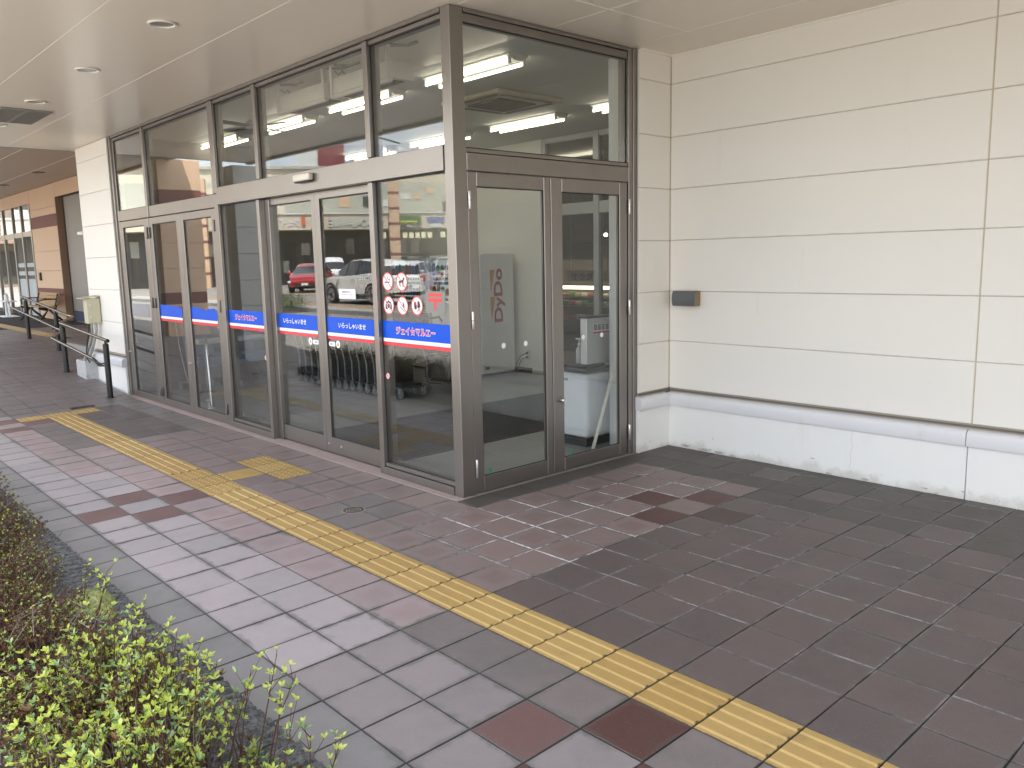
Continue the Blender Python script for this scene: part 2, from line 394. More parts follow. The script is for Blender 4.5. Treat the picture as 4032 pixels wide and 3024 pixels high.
def project(p):
    q = cam.matrix_world.inverted() @ Vector(p)
    if q.z > -0.05: return None
    return q.x / -q.z * FPX, q.y / -q.z * FPX, -q.z
_cmi = cam.matrix_world.inverted()

# asphalt lot with its rise towards the upper store
lot_m = None
def asphalt():
    g = NG('asphalt'); p = g.pos()
    c = g.mix(g.noise(p, 0.35, 5, 0.6), (0.215, 0.203, 0.185), (0.27, 0.255, 0.232))
    c = g.mix(g.math('MULTIPLY', g.step(g.noise(p, 120, 2), 0.5, 0.7), 0.35), c, (0.23, 0.225, 0.22))
    return g.pbr(c, 0.85, 0, g.bump(g.noise(p, 150, 3), 0.3, 0.005))
xs = [-400, -40, -14.6, -8.4, 3, 12, 400]; zsx = [0.36, 0.36, 0.36, -0.11, -0.11, -0.11, -0.11]
ys = [-400, -60, -20, -8, -2.2, 0, 12, 60, 400]
mb = MB(); nx = len(xs)
for y in ys:
    for x, z in zip(xs, zsx): mb.v.append((x, y, z))
for j in range(len(ys) - 1):
    for i in range(nx - 1):
        mb.f.append((j * nx + i, j * nx + i + 1, (j + 1) * nx + i + 1, (j + 1) * nx + i)); mb.m.append(0)
tag(mb.build('ground', asphalt()), kind='structure')

# ------------------------------------------------------------------ pavement
pave = None
mb = MB()
def bedquad(x0, x1, y0, y1, d=0.006):
    nxx = [x0, x1]
    vs = [(x, y, gz(x, y) - d) for x, y in ((x0, y0), (x1, y0), (x1, y1), (x0, y1))]
    mb.add(vs, [(0, 1, 2, 3)])
for (x0, x1) in ((-32, XT), (XT, XR), (XR, 24)):
    bedquad(x0, x1, -1.2, YB)
    if x0 == XR: bedquad(-1.46, x1, YB, 3.76)
    elif x1 == XR: pass
    else: bedquad(x0, x1, YB, 3.6)
bedquad(XT, -10.2, YB, 3.6)
pave = tag(mb.build('pavement', MORTAR), kind='structure')

T = 0.3; HJ = 0.1472
def tile_geo(mb, x0, x1, y0, y1, bump=None):
    """one tile: bevelled slab whose top is at z = 0"""
    b = 0.0022; zt, zb = 0.0, -0.03
    vs = [(x0 + b, y0 + b, zt), (x1 - b, y0 + b, zt), (x1 - b, y1 - b, zt), (x0 + b, y1 - b, zt),
          (x0, y0, zt - b), (x1, y0, zt - b), (x1, y1, zt - b), (x0, y1, zt - b), (x0, y0, zb), (x1, y0, zb), (x1, y1, zb), (x0, y1, zb)]
    fs = [(0, 1, 2, 3)]
    for a in range(4):
        c = (a + 1) % 4
        fs += [(4 + a, 4 + c, c, a), (8 + a, 8 + c, 4 + c, 4 + a)]
    mb.add(vs, fs)
def tile_type(i, j):
    if (i, j) in {(-2, 7), (-1, 8), (-1, 6)}: return 'red'
    if (i, j) == (0, 7): return 'dullred'
    if (i, j) in {(-12, -2), (-10, -2), (-25, -2), (-27, -2)}: return 'palered' if i in (-12,) else 'palered'
    if (i, j) in {(-11, -1), (-26, -1), (-11, -3), (3, -2), (-26, -3)}: return 'palered'
    if (i, j) in {(4, -1), (5, -2), (4, -3), (18, -2), (19, -1)}: return 'red'
    if j >= 10: return 'dark' if (i * 5 + j * 3) % 7 else 'brown'
    if i >= 0:
        if j >= 9: return 'dark' if (i * 7 + j * 3) % 5 else 'brown'
        if j <= -4: return 'grey'
        if j <= -2: return 'sheen'  # brown tiles towards the kerb, their sheen painted as paler colours row by row
        if j == -1: return 'mid'
        return 'brown'
    if j <= -4: return 'grey'
    if i >= -4 and j >= 1: return 'pink'
    if (i, j) in {(-7, 1), (-6, 1), (-7, 2), (-6, 2)}: return 'mid'
    if -27 <= i < -19 and j >= 0: return 'brown' if j < 3 else 'mid'
    if i < -19 and j >= -1: return 'mid'
    if i < -28: return 'mid'
    if j == -3 or (j == -2 and i > -16): return 'pale'
    if j >= 1: return 'pink'
    return 'rose'
TACT = {}
for i in range(-26, 20): TACT[(i, 0)] = 'bars'
for i in (-13, -12, -11): TACT[(i, 0)] = 'dots'; TACT[(i, 2)] = 'dots'
TACT[(-12, 1)] = 'cross'
for j in (-1, 0, 1): TACT[(-27, j)] = 'dots'
tiles = []
for i in range(-62, 17):
    for j in range(-4, 13):
        x0, x1, y0, y1 = i * T, (i + 1) * T, j * T, (j + 1) * T
        if (i, j) in TACT: continue
        if j >= 4:
            if i >= -28:
                if i < -4: continue
                if y1 > 3.76: y1 = 3.735
                if y0 > 3.7: continue
            else:
                if i >= -34: continue
                if i < -49 and False: continue
                if y1 > 3.6: continue
            if j >= 4 and i < -28 and j == 6: continue
        if i < -49 and j == 6: continue
        tiles.append((tile_type(i, j), x0, x1, y0, y1))
# dark half tiles along the double doors
for j in range(4, 13):
    y1 = min((j + 1) * T, 3.735)
    if j * T < 3.7: tiles.append(('dark', -1.43 if j > 4 or True else -1.4, -1.2, j * T, y1))
def place(x0, x1, y0, y1):
    cx, cy = (x0 + x1) / 2, (y0 + y1) / 2
    rx = atan(SL) if cy < YB else 0.0
    ry = atan(RS) if XT < cx < XR else 0.0
    return (cx, cy, gz(cx, cy)), (rx, ry, 0)
def weight(t):
    (cx, cy, cz), _ = place(*t[1:5])
    q = _cmi @ Vector((cx, cy, cz))
    if q.z > -0.3: return 0
    u, v = q.x / -q.z * FPX, q.y / -q.z * FPX
    if abs(u) > 0.53 or abs(v) > 0.41: return 0
    return (CAM.z) / (-q.z) ** 3
tiles.sort(key=weight, reverse=True)
TME = {}
rnd = random.Random(3)
rest = {}
for k, t in enumerate(tiles):
    ty, x0, x1, y0, y1 = t
    loc, rot = place(x0, x1, y0, y1)
    hx, hy = (x1 - x0) / 2 - 0.0028, (y1 - y0) / 2 - 0.0028
    jz = rnd.uniform(-0.0012, 0.0008); jr = (rot[0] + rnd.uniform(-.003, .003), rot[1] + rnd.uniform(-.003, .003), 0)
    if k < 300 and weight(t) > 0:
        key = (ty, round(hx, 4), round(hy, 4))
        if key not in TME:
            q = MB(); tile_geo(q, -hx, hx, -hy, hy); TME[key] = q.mesh('tile', TM[ty])
        link_copy(TME[key], 'tile', pave, (loc[0], loc[1], loc[2] + jz), jr)
    else:
        q = rest.setdefault('all', MB())
        m4 = Matrix.Translation((loc[0], loc[1], loc[2] + jz)) @ Matrix.Rotation(jr[0], 4, 'X') @ Matrix.Rotation(jr[1], 4, 'Y')
        s0 = len(q.v); tmp = MB(); tile_geo(tmp, -hx, hx, -hy, hy)
        q.add(tmp.v, tmp.f, list(TM).index(ty), m4)
tag(rest['all'].build('tile_field', list(TM.values()), pave, recalc=False), kind='stuff')

def bars_mesh():
    q = MB(); h = 0.1478; tile_geo(q, -h, h, -h, h)
    for k in range(4):
        yc = (k - 1.5) * 0.075
        w0, w1, hh, L = 0.0185, 0.0105, 0.0058, 0.1455
        vs = [(-L, yc - w0, 0), (L, yc - w0, 0), (L, yc + w0, 0), (-L, yc + w0, 0), (-L + .006, yc - w1, hh), (L - .006, yc - w1, hh), (L - .006, yc + w1, hh), (-L + .006, yc + w1, hh)]
        q.add(vs, [(4, 5, 6, 7), (0, 1, 5, 4), (1, 2, 6, 5), (2, 3, 7, 6), (3, 0, 4, 7)])
    return q.mesh('tactile_tile', YELLOW, recalc=False)
def dots_mesh():
    q = MB(); h = 0.1478; tile_geo(q, -h, h, -h, h)
    for a in range(5):
        for b in range(5):
            q.lathe([(0.0145, 0), (0.0125, 0.003), (0.008, 0.005)], ((a - 2) * 0.058, (b - 2) * 0.058, 0), 10)
    return q.mesh('tactile_tile', YELLOW)
BARS, DOTS = bars_mesh(), dots_mesh()
for (i, j), kind_ in TACT.items():
    if i > 12: continue
    loc, rot = place(i * T, (i + 1) * T, j * T, (j + 1) * T)
    me = DOTS if kind_ == 'dots' else BARS
    link_copy(me, 'tactile_tile', pave, (loc[0], loc[1], loc[2] + 0.001), (rot[0], rot[1], radians(90) if kind_ == 'cross' else 0))
# upper walk: a guide strip beyond the ramp
for i in range(-88, -51):
    x = (i + 0.5) * T
    if i == -52 or i == -53: me = DOTS
    else: me = BARS
    link_copy(me, 'tactile_tile', pave, (x, 1.95, gz(x, 1.95) + 0.006))
for k in range(6):
    link_copy(BARS, 'tactile_tile', pave, (-24.9, 1.65 - k * .3, gz(-24.9, 1.0) + 0.006 ), (0, 0, radians(90)))
# pink mortar fillet along the shop front, grey one along the double doors
PMORT = M('pink_mortar', (0.40, 0.315, 0.29), 0.85, 0, 0.15, 8, 0.2, 90, dirt=0.4, dirtcol=(0.2, 0.17, 0.155), dscale=4)
GMORT = M('grey_mortar', (0.30, 0.285, 0.25), 0.85, 0, 0.2, 8, 0.2, 90, dirt=0.5, dirtcol=(0.12, 0.11, 0.1), dscale=4)
q = MB(); q.box(-8.9, -1.44, 1.203, 1.36, -0.03, 0.0235); q.build('mortar_strip', PMORT, pave)
q = MB(); q.box(-1.56, -1.433, 1.2, 3.4, -0.03, 0.0205); q.build('mortar_strip', GMORT, pave)

# iron drain cover set in the paving
dz = gz(-1.835, 0.57)
t = thing('drain_cover', (-1.835, 0.567, dz), 'small round rusty iron drain cover set where four paving tiles meet', 'drain cover')
IRON = M('rusty_iron', (0.075, 0.048, 0.035), 0.6, 0.4, 0.4, 40, 0.3, 150)
q = MB(); q.lathe([(0.074, -0.002), (0.074, 0.0025), (0.066, 0.003), (0.066, 0.0006)], (-1.835, 0.567, dz), 32); q.build('rim', IRON, t, smooth=40)
q = MB()
q.lathe([(0.065, -0.001), (0.065, 0.0028), (0.058, 0.0028), (0.056, 0.0012), (0.047, 0.0012), (0.045, 0.003), (0.038, 0.003), (0.036, 0.0012), (0.028, 0.0012), (0.026, 0.003), (0.018, 0.003), (0.016, 0.0012), (0.008, 0.0012), (0.006, 0.003)], (-1.835, 0.567, dz), 32)
q.build('lid', IRON, t, smooth=30)
q = MB()
for a in range(5):
    q.add([(-1.835 + .05 * cos(a * 1.256) + dx, .567 + .05 * sin(a * 1.256) + dy, dz + .0032) for dx, dy in ((-.004, -.004), (.004, -.004), (.004, .004), (-.004, .004))], [(0, 1, 2, 3)])
q.lathe([(0.088, 0.0005), (0.088, 0.0012), (0.075, 0.0014)], (-1.835, 0.567, dz), 28, 1)
q.build('mortar_ring', [IRON, GMORT], t)
# small grate at the foot of the ramp
gx, gy = -8.28, 0.51
t = thing('floor_grate', (gx, gy, gz(gx, gy)), 'small dark rectangular grate in the paving beside the yellow cross strip', 'grate')
q = MB()
for k in range(7): q.box(gx - .05 + k * .0155, gx - .042 + k * .0155, gy - .14, gy + .14, gz(gx, gy), gz(gx, gy) + .006)
q.build('bar_set', IRON, t)
q = MB(); q.box(gx - .06, gx + .06, gy - .15, gy + .15, gz(gx, gy) - .01, gz(gx, gy) + .002); q.build('frame', BLACKP, t)

# ------------------------------------------------------------------ kerb of the planting strip
def kerb_mat(name, c0, c1):
    g = NG(name); p = g.pos()
    c = g.mix(g.step(g.noise(p, 55, 6, 0.8), 0.35, 0.7), c0, c1)
    c = g.mix(g.math('MULTIPLY', g.step(g.noise(p, 3.2, 5, 0.7), 0.6, 0.72), 0.55), c, (0.07, 0.085, 0.035))
    c = g.mix(g.math('MULTIPLY', g.step(g.noise(p, 300, 2), 0.6, 0.7), 0.5), c, (0.38, 0.38, 0.37))
    return g.pbr(c, 0.85, 0, g.bump(g.noise(p, 90, 6, 0.8), 0.7, 0.008))
KERBD = kerb_mat('dark_granite_kerb', (0.028, 0.029, 0.030), (0.17, 0.172, 0.175))
KERBL = kerb_mat('pale_kerb', (0.28, 0.28, 0.27), (0.42, 0.42, 0.41))
kerb = struct('kerb', (0, -1.35, 0))
rr = random.Random(11)
def rough_block(x0, x1, y0, y1, top, depth, pitch, mat, parent):
    """a kerb block whose top is cut in short ridges across its length"""
    q = MB(); n = max(4, int((x1 - x0) / pitch * 4)); m = 7
    V = []
    for a in range(n + 1):
        x = x0 + (x1 - x0) * a / n
        ph = (x / pitch + 0.35 * sin(x * 5.1)) % 1.0
        rid = (0.006 if ph > 0.24 else -0.010)
        for b in range(m + 1):
            f = b / m; y = y0 + (y1 - y0) * f
            edge = -0.010 if b in (0, m) else 0
            V.append((x, y + rr.uniform(-.004, .004), gz(x, 0) + top + rid + edge + rr.uniform(-.006, .006)))
    base = len(V)
    F = [(a * (m + 1) + b, (a + 1) * (m + 1) + b, (a + 1) * (m + 1) + b + 1, a * (m + 1) + b + 1) for a in range(n) for b in range(m)]
    for a in range(n + 1):
        for b in (0, m): V.append((V[a * (m + 1) + b][0], V[a * (m + 1) + b][1], gz(V[a * (m + 1)][0], 0) + top - depth))
    for a in range(n):
        F.append((a * (m + 1), base + 2 * a, base + 2 * a + 2, (a + 1) * (m + 1)))
        F.append((a * (m + 1) + m, (a + 1) * (m + 1) + m, base + 2 * a + 3, base + 2 * a + 1))
    F.append(tuple(b for b in range(m + 1)) + (base + 1, base))
    F.append(tuple(n * (m + 1) + b for b in range(m + 1))[::-1] + (base + 2 * n, base + 2 * n + 1))
    q.add(V, F)
    return q.build('kerb_block', mat, parent, recalc=True)
x = -9.0
while x < 4.4:
    rough_block(x + .004, x + .596, -1.475, -1.185, 0.078, 0.22, 0.068, KERBD, kerb); x += 0.6
x = -9.0
while x < 4.4:
    rough_block(x + .004, x + .596, -2.19, -2.04, 0.07, 0.25, 0.6, KERBL, kerb); x += 0.6
q = MB()
for a in range(0, 60): pass
q.box(-9.0, 4.4, -2.04, -1.475, -0.2, 0.035)
SOIL = M('planting_soil', (0.05, 0.036, 0.026), 0.95, 0, 0.4, 20, 0.8, 60)
tag(q.build('soil', SOIL), kind='structure')

# ------------------------------------------------------------------ azalea shrubs and moss
def leaf_mat(name, c0, c1, tr):
    g = NG(name); p = g.pos()
    h = g.white(g.mapping(g.n('ShaderNodeNewGeometry').outputs['Random Per Island'] if False else p, (1, 1, 1))) if False else g.n('ShaderNodeNewGeometry').outputs['Random Per Island']
    c = g.mix(h, c0, c1)
    k = g.n('ShaderNodeBsdfPrincipled'); g.put(k.inputs['Base Color'], c); k.inputs['Roughness'].default_value = 0.45
    t_ = g.n('ShaderNodeBsdfTranslucent'); g.put(t_.inputs['Color'], c)
    a = g.n('ShaderNodeMixShader'); a.inputs[0].default_value = tr
    g.t.links.new(k.outputs[0], a.inputs[1]); g.t.links.new(t_.outputs[0], a.inputs[2]); g.t.links.new(a.outputs[0], g.o.inputs['Surface'])
    return g.m
LEAFB = leaf_mat('fresh_azalea_leaf', (0.44, 0.55, 0.07), (0.66, 0.72, 0.20), 0.45)
LEAFG = leaf_mat('green_azalea_leaf', (0.16, 0.27, 0.08), (0.36, 0.48, 0.20), 0.3)
LEAFR = leaf_mat('rusty_azalea_leaf', (0.070, 0.030, 0.013), (0.17, 0.090, 0.026), 0.2)
TWIG = M('brown_twig', (0.075, 0.030, 0.016), 0.7, 0, 0.3, 30)
TWIGG = M('grey_twig', (0.17, 0.14, 0.12), 0.8, 0, 0.3, 30)
def leaf(mb, base, d, up, L, W, m):
    d = d.normalized(); s_ = d.cross(up)
    if s_.length < 1e-4: s_ = Vector((1, 0, 0))
    s_.normalize(); n = s_.cross(d).normalized()
    pts = [base, base + d * L * .3 + s_ * W * .42 + n * L * .04, base + d * L * .68 + s_ * W * .5 + n * L * .06, base + d * L + n * L * .0,
           base + d * L * .68 - s_ * W * .5 + n * L * .06, base + d * L * .3 - s_ * W * .42 + n * L * .04, base + d * L * .5 + n * L * -.03]
    mb.add(pts, [(0, 1, 6), (1, 2, 6), (2, 3, 6), (3, 4, 6), (4, 5, 6), (5, 0, 6)], m)
def rosette(mb, p, axis, n, L, m, rnd):
    a = axis.normalized(); ref = a.cross(Vector((0.3, 0.2, 1)))
    if ref.length < .01: ref = Vector((1, 0, 0))
    ref.normalize(); b = a.cross(ref)
    ph = rnd.random() * 6.28
    for k in range(n):
        q = ph + 6.28 * k / n + rnd.uniform(-.3, .3)
        tilt = rnd.uniform(0.45, 1.15)
        d = a * cos(tilt) + (ref * cos(q) + b * sin(q)) * sin(tilt)
        leaf(mb, p, d, a, L * rnd.choice((.55, .8, 1.0, 1.15, 1.4)), L * rnd.uniform(.42, .6), m)
def azalea(name, label, x0, x1, y0, y1, hf, n_stem, seed, leaf_len, n_leaf, mats_w, tw, spread=0.10, zbase=0.04, low=0.35):
    rnd = random.Random(seed)
    cx = (x0 + x1) / 2; root = thing(name, (cx, (y0 + y1) / 2, zbase), label, 'shrub', 'azalea shrubs in the planting strip')
    tb, lb = MB(), MB()
    for _ in range(n_stem):
        # spread the tips evenly over the crown
        fx, fy = rnd.random(), rnd.random()
        tx, ty = x0 + (x1 - x0) * fx, y0 + (y1 - y0) * fy
        H = hf(tx, ty, rnd)
        if H <= 0: continue
        lev = low + (1 - low) * rnd.random() ** 0.45
        tip = Vector((tx, ty, zbase + gz(tx, 0) * 0 + H * lev))
        base = Vector((cx + (tx - cx) * .9 + rnd.uniform(-.10, .10), (y0 + y1) / 2 + (ty - (y0 + y1) / 2) * .55 + rnd.uniform(-.05, .05), zbase + max(0, H * (lev - rnd.uniform(.3, .8)))))
        mid = (base + tip) / 2 + Vector((rnd.uniform(-.02, .02), rnd.uniform(-.02, .02), rnd.uniform(0, .015)))
        r0 = rnd.uniform(.0009, .0022)
        tb.tube([base, mid, tip], [r0, r0 * .8, r0 * .5], 4, 0 if rnd.random() < .8 else 1, caps=False)
        ax = (tip - mid).normalized()
        ax = (ax + Vector((rnd.uniform(-.3, .3), rnd.uniform(-.5, .1), .8))).normalized()
        for k in range(n_leaf):
            u = rnd.random()
            m = 0 if u < mats_w[0] else (1 if u < mats_w[0] + mats_w[1] else 2)
            if k == 0: rosette(lb, tip, ax, rnd.randint(4, 6), leaf_len, m, rnd)
            else:
                pp = mid.lerp(tip, rnd.uniform(.0, .9))
                rosette(lb, pp + Vector((rnd.uniform(-.01, .01), rnd.uniform(-.01, .01), 0)), Vector((rnd.uniform(-1, 1), rnd.uniform(-1, 1), .7)), rnd.randint(2, 4), leaf_len * .8, m, rnd)
    tag(tb.build('twigs', [TWIG, TWIGG], root, recalc=False), kind='stuff')
    tag(lb.build('leaves', [LEAFB, LEAFG, LEAFR], root, recalc=False), kind='stuff')
    return root
_r = random.Random(77)
BCL = [(_r.uniform(-5.8, .2), _r.uniform(-2.0, -1.30), _r.uniform(.22, .36), _r.uniform(.16, .30)) for _ in range(64)]
FCL = [(_r.uniform(-.22, 1.5), _r.uniform(-1.98, -1.42), _r.uniform(.26, .47), _r.uniform(.10, .19)) for _ in range(34)] + [(-.02, -1.52, .47, .16), (.3, -1.6, .50, .16), (.62, -1.5, .44, .15), (-.2, -1.62, .36, .14)]
def bumps(cl, x, y, floor):
    h = floor
    for (cx, cy_, hh, rr_) in cl:
        d2 = ((x - cx) ** 2 + (y - cy_) ** 2) / (rr_ * rr_)
        if d2 < 1: h = max(h, hh * (1 - d2) ** .6)
    return h
def h_brown(x, y, r):
    f = min(1.0, max(0.0, (x + 2.0) / 0.55))
    if y > -1.24 - 0.24 * f + .05 * sin(x * 11) + .03 * sin(x * 23): return 0.0
    return bumps(BCL, x, y, .15) * r.uniform(.8, 1.08)
def h_fresh(x, y, r):
    if y > -1.42 + .05 * sin(x * 9) + .04 * sin(x * 21) + (.06 if x > .35 else 0): return 0.0
    return bumps(FCL, x, y, .13) * r.uniform(.72, 1.12)
azalea('azalea_hedge', 'long clipped brown azalea hedge along the kerb before the hinged doors', -9.0, -5.65, -2.02, -1.24, lambda x, y, r: .40 * r.uniform(.75, 1.08), 3000, 15, .016, 3, (.10, .12), 0)
azalea('azalea_shrub', 'clipped rust brown azalea shrub with few green shoots, farthest along the kerb', -5.6, -2.45, -2.02, -1.22, h_brown, 3600, 5, .013, 3, (.10, .10), 0)
azalea('azalea_shrub', 'clipped brown azalea shrub with sparse green tips beside the moss clump', -2.5, 0.25, -2.02, -1.37, h_brown, 4800, 6, .0115, 3, (.13, .13), 0)
azalea('azalea_shrub', 'tall fresh azalea shrub with bright yellow green leaves nearest the camera', -0.28, 1.55, -2.0, -1.30, h_fresh, 1350, 9, .0215, 3, (.56, .27), 0, low=.45)
# long loose shoots standing out of the fresh shrub
def shoot(root, pts, nl, L, seed):
    rnd = random.Random(seed); tb, lb = MB(), MB()
    P = [Vector(p) for p in pts]
    tb.tube(P, [.0026, .002, .0014, .001][:len(P)], 5, 0, caps=False)
    for k in range(nl):
        a = P[-1].lerp(P[-2], k / nl * .9)
        rosette(lb, a, (P[-1] - P[-2]) + Vector((rnd.uniform(-.05, .05), rnd.uniform(-.05, .05), .02)), 4 if k == 0 else 2, L, 0 if rnd.random() < .75 else 1, rnd)
    tb.build('shoot', [TWIG, TWIGG], root, recalc=False); lb.build('shoot_leaves', [LEAFB, LEAFG, LEAFR], root, recalc=False)
fresh = [o for o in bpy.data.objects if o.name.startswith('azalea_shrub')][-1]
tb, lb = MB(), MB(); rnd = random.Random(21)
for (x, y, h, lean) in [(-.86, -1.46, .40, .02), (-.78, -1.44, .37, .06), (-.70, -1.45, .33, .03), (-.05, -1.42, .34, .05), (.18, -1.5, .42, .05), (.32, -1.46, .38, .03), (.55, -1.52, .44, .04), (.68, -1.42, .36, .02), (.74, -1.35, .47, .03), (.80, -1.34, .42, .05), (.86, -1.36, .38, -.02), (.70, -1.38, .40, -.02), (.95, -1.4, .33, .03), (1.02, -1.33, .3, .0), (1.08, -1.30, .31, .02), (.42, -1.4, .34, .0), (.10, -1.38, .27, .02), (-.35, -1.43, .3, .02)]:
    b0 = Vector((x, y - .05, .08)); t0 = Vector((x + lean, y + rnd.uniform(0, .06), .03 + h))
    mid = b0.lerp(t0, .55) + Vector((rnd.uniform(-.015, .015), rnd.uniform(-.015, .015), 0))
    tb.tube([b0, mid, t0], [.0032, .0024, .0013], 5, 0, caps=False)
    for k in range(6):
        f = rnd.uniform(.15, 1); s0 = mid.lerp(t0, f); e0 = s0 + Vector((rnd.uniform(-.05, .05), rnd.uniform(-.04, .05), rnd.uniform(.03, .07)))
        if k < 4: tb.tube([s0, e0], [.0015, .0009], 4, 0, caps=False)
        rosette(lb, e0 if k < 4 else s0, Vector((rnd.uniform(-.3, .3), rnd.uniform(-.3, .2), 1)), rnd.randint(3, 5), .020, 0 if rnd.random() < .8 else 1, rnd)
tag(tb.build('shoots', [TWIG, TWIGG], fresh, recalc=False), kind='stuff'); tag(lb.build('shoot_leaves', [LEAFB, LEAFG, LEAFR], fresh, recalc=False), kind='stuff')
# bare rusty stems inside the fresh shrub
tb = MB(); rnd = random.Random(41)
for _ in range(420):
    x, y = rnd.uniform(-.25, 1.5), rnd.uniform(-2.0, -1.42)
    H = bumps(FCL, x, y, .13); b0 = Vector((x + rnd.uniform(-.06, .06), y + rnd.uniform(-.05, .05), .05)); t0 = Vector((x, y, .05 + H * rnd.uniform(.55, 1.0)))
    tb.tube([b0, b0.lerp(t0, .5) + Vector((rnd.uniform(-.02, .02), rnd.uniform(-.02, .02), 0)), t0], [.003, .0022, .0012], 4, 0 if rnd.random() < .85 else 1, caps=False)
tag(tb.build('bare_stems', [TWIG, TWIGG], fresh, recalc=False), kind='stuff')
# dead twigs on the brown shrubs
tb = MB(); rnd = random.Random(33)
brownies = [o for o in bpy.data.objects if o.name.startswith('azalea_shrub')][:2]
for br, xr in zip(brownies, ((-5.4, -2.5), (-2.4, .2))):
    tb = MB()
    for _ in range(220):
        x, y = rnd.uniform(*xr), rnd.uniform(-1.95, -1.38)
        p = Vector((x, y, h_brown(x, y, rnd) + .04)); d = Vector((rnd.uniform(-1, 1), rnd.uniform(-.6, 1), rnd.uniform(-.1, .9))).normalized()
        L = rnd.uniform(.05, .15); tb.tube([p - d * L * .4, p, p + d * L * .6], [.0022, .0017, .0009], 4, 0 if rnd.random() < .55 else 1, caps=False)
    tag(tb.build('dead_twigs', [TWIG, TWIGG], br, recalc=False), kind='stuff')
# leaf litter on the soil
q = MB(); rnd = random.Random(8)
for _ in range(900):
    x, y = rnd.uniform(-6, 1.6), rnd.uniform(-2.03, -1.5)
    leaf(q, Vector((x, y, .045 + rnd.random() * .01)), Vector((rnd.uniform(-1, 1), rnd.uniform(-1, 1), rnd.uniform(-.1, .2))), Vector((0, 0, 1)), rnd.uniform(.012, .03), .012, 0)
tag(q.build('leaf_litter', leaf_mat('dead_leaf', (0.10, 0.06, 0.04), (0.22, 0.15, 0.11), .1)), kind='stuff')
# moss on the kerb
g = NG('pale_moss'); p = g.pos()
MOSS = g.pbr(g.mix(g.step(g.noise(p, 75, 5, .8), .35, .7), (0.24, 0.28, 0.08), (0.62, 0.64, 0.32)), 0.9, 0, g.bump(g.noise(p, 200, 3), .8, .01))
mz = gz(-1.15, 0) + 0.085
t = thing('moss_clump', (-1.18, -1.37, mz), 'clump of pale yellow green moss growing on the dark kerb', 'moss')
q = MB(); rnd = random.Random(5)
N1, N2 = 22, 6
V = [(-1.18, -1.37, mz + .055)]; F = []
for r_ in range(1, N2 + 1):
    for k in range(N1):
        a = 2 * pi * k / N1; rad = r_ / N2
        wob = 1 + .18 * sin(3 * a + 1) + .1 * sin(5 * a)
        V.append((-1.18 + .20 * rad * wob * cos(a) + rnd.uniform(-.004, .004), -1.37 + .115 * rad * wob * sin(a) + rnd.uniform(-.004, .004), mz + .055 * (1 - rad ** 2.2) + rnd.uniform(-.005, .005)))
for k in range(N1): F.append((0, 1 + k, 1 + (k + 1) % N1))
for r_ in range(N2 - 1):
    for k in range(N1): F.append((1 + r_ * N1 + k, 1 + (r_ + 1) * N1 + k, 1 + (r_ + 1) * N1 + (k + 1) % N1, 1 + r_ * N1 + (k + 1) % N1))
q.add(V, F); q.build('cushion', MOSS, t, smooth=60)
q = MB()
for _ in range(2600):
    a = rnd.random() * 6.28; rad = sqrt(rnd.random()); wob = 1 + .18 * sin(3 * a + 1) + .1 * sin(5 * a)
    b = Vector((-1.18 + .198 * rad * wob * cos(a), -1.37 + .113 * rad * wob * sin(a), mz + .052 * (1 - rad ** 2.2)))
    d = Vector((rnd.uniform(-.8, .8), rnd.uniform(-.8, .8), .7)).normalized() * rnd.uniform(.010, .024)
    s_ = d.cross(Vector((rnd.random(), rnd.random(), .2))).normalized() * .0014
    q.add([b - s_, b + s_, b + d], [(0, 1, 2)])
tag(q.build('fronds', MOSS, t, recalc=False), kind='stuff')

# ------------------------------------------------------------------ canopy: soffit panels, joiners, fascia, roof
CZ = 3.515
ceil = struct('canopy_ceiling', (-3, 1, CZ))
ysm = [-1.39, -0.50, 0.425, 1.345, 2.265, 3.185, 3.76]
xsm = [-10.58, -0.86, 8.0, 24]
for a in range(len(ysm) - 1):
    for b in range(len(xsm) - 1):
        y0, y1, x0, x1 = ysm[a] + .004, ysm[a + 1] - .004, xsm[b] + .004, xsm[b + 1] - .004
        if y0 > 1.35 and x0 < -1.5: x0 = -1.5
        if y0 > 1.3 and x1 < -1.0 and b == 0 and x0 >= x1: continue
        q = MB(); q.bbox(x0, x1, y0, y1, CZ, CZ + .012, .002); q.build('soffit_panel', SOFFIT, ceil)
for a in range(1, len(ysm) - 1):
    x0 = -10.58 if ysm[a] < 1.3 else -1.42
    q = MB(); q.box(x0, 24, ysm[a] - .0045, ysm[a] + .0045, CZ - .0015, CZ + .006); q.build('joiner_strip', SOFFITJ, ceil)
q = MB(); q.box(-0.8645, -0.8555, -1.39, 3.74, CZ - .0025, CZ + .006); q.build('joiner_strip', SOFFITJ, ceil)
q = MB(); q.box(-1.42, 24, 3.722, 3.742, CZ - .010, CZ + .004); q.box(-1.42, -1.40, 3.3, 3.722, CZ - .010, CZ + .004); q.build('edge_trim', SOFFITJ, ceil)
q = MB(); q.box(-10.60, -10.55, -1.39, 1.28, CZ - .004, CZ + .02); q.build('edge_trim', M('grey_trim', (.3, .28, .26), .5), ceil)
t = thing('canopy_roof', (-3, -1.39, CZ), 'deep cream canopy over the shop entrance with a flat front fascia', 'canopy')
FASC = M('fascia_cladding', (0.72, 0.68, 0.60), 0.5, 0, .04, 1)
q = MB(); q.box(-10.6, 24.2, -1.47, -1.392, CZ - .03, CZ + .85); q.build('fascia', FASC, t)
q = MB(); q.box(-10.6, 24.2, -1.39, 13.0, CZ + .62, CZ + .84); q.build('roof_slab', FASC, t)
q = MB(); q.box(-10.62, -10.60, -1.39, 1.3, CZ + .03, CZ + .84); q.box(24.2, 24.22, -1.39, 3.9, CZ - .03, CZ + .84); q.build('end_panel', FASC, t)

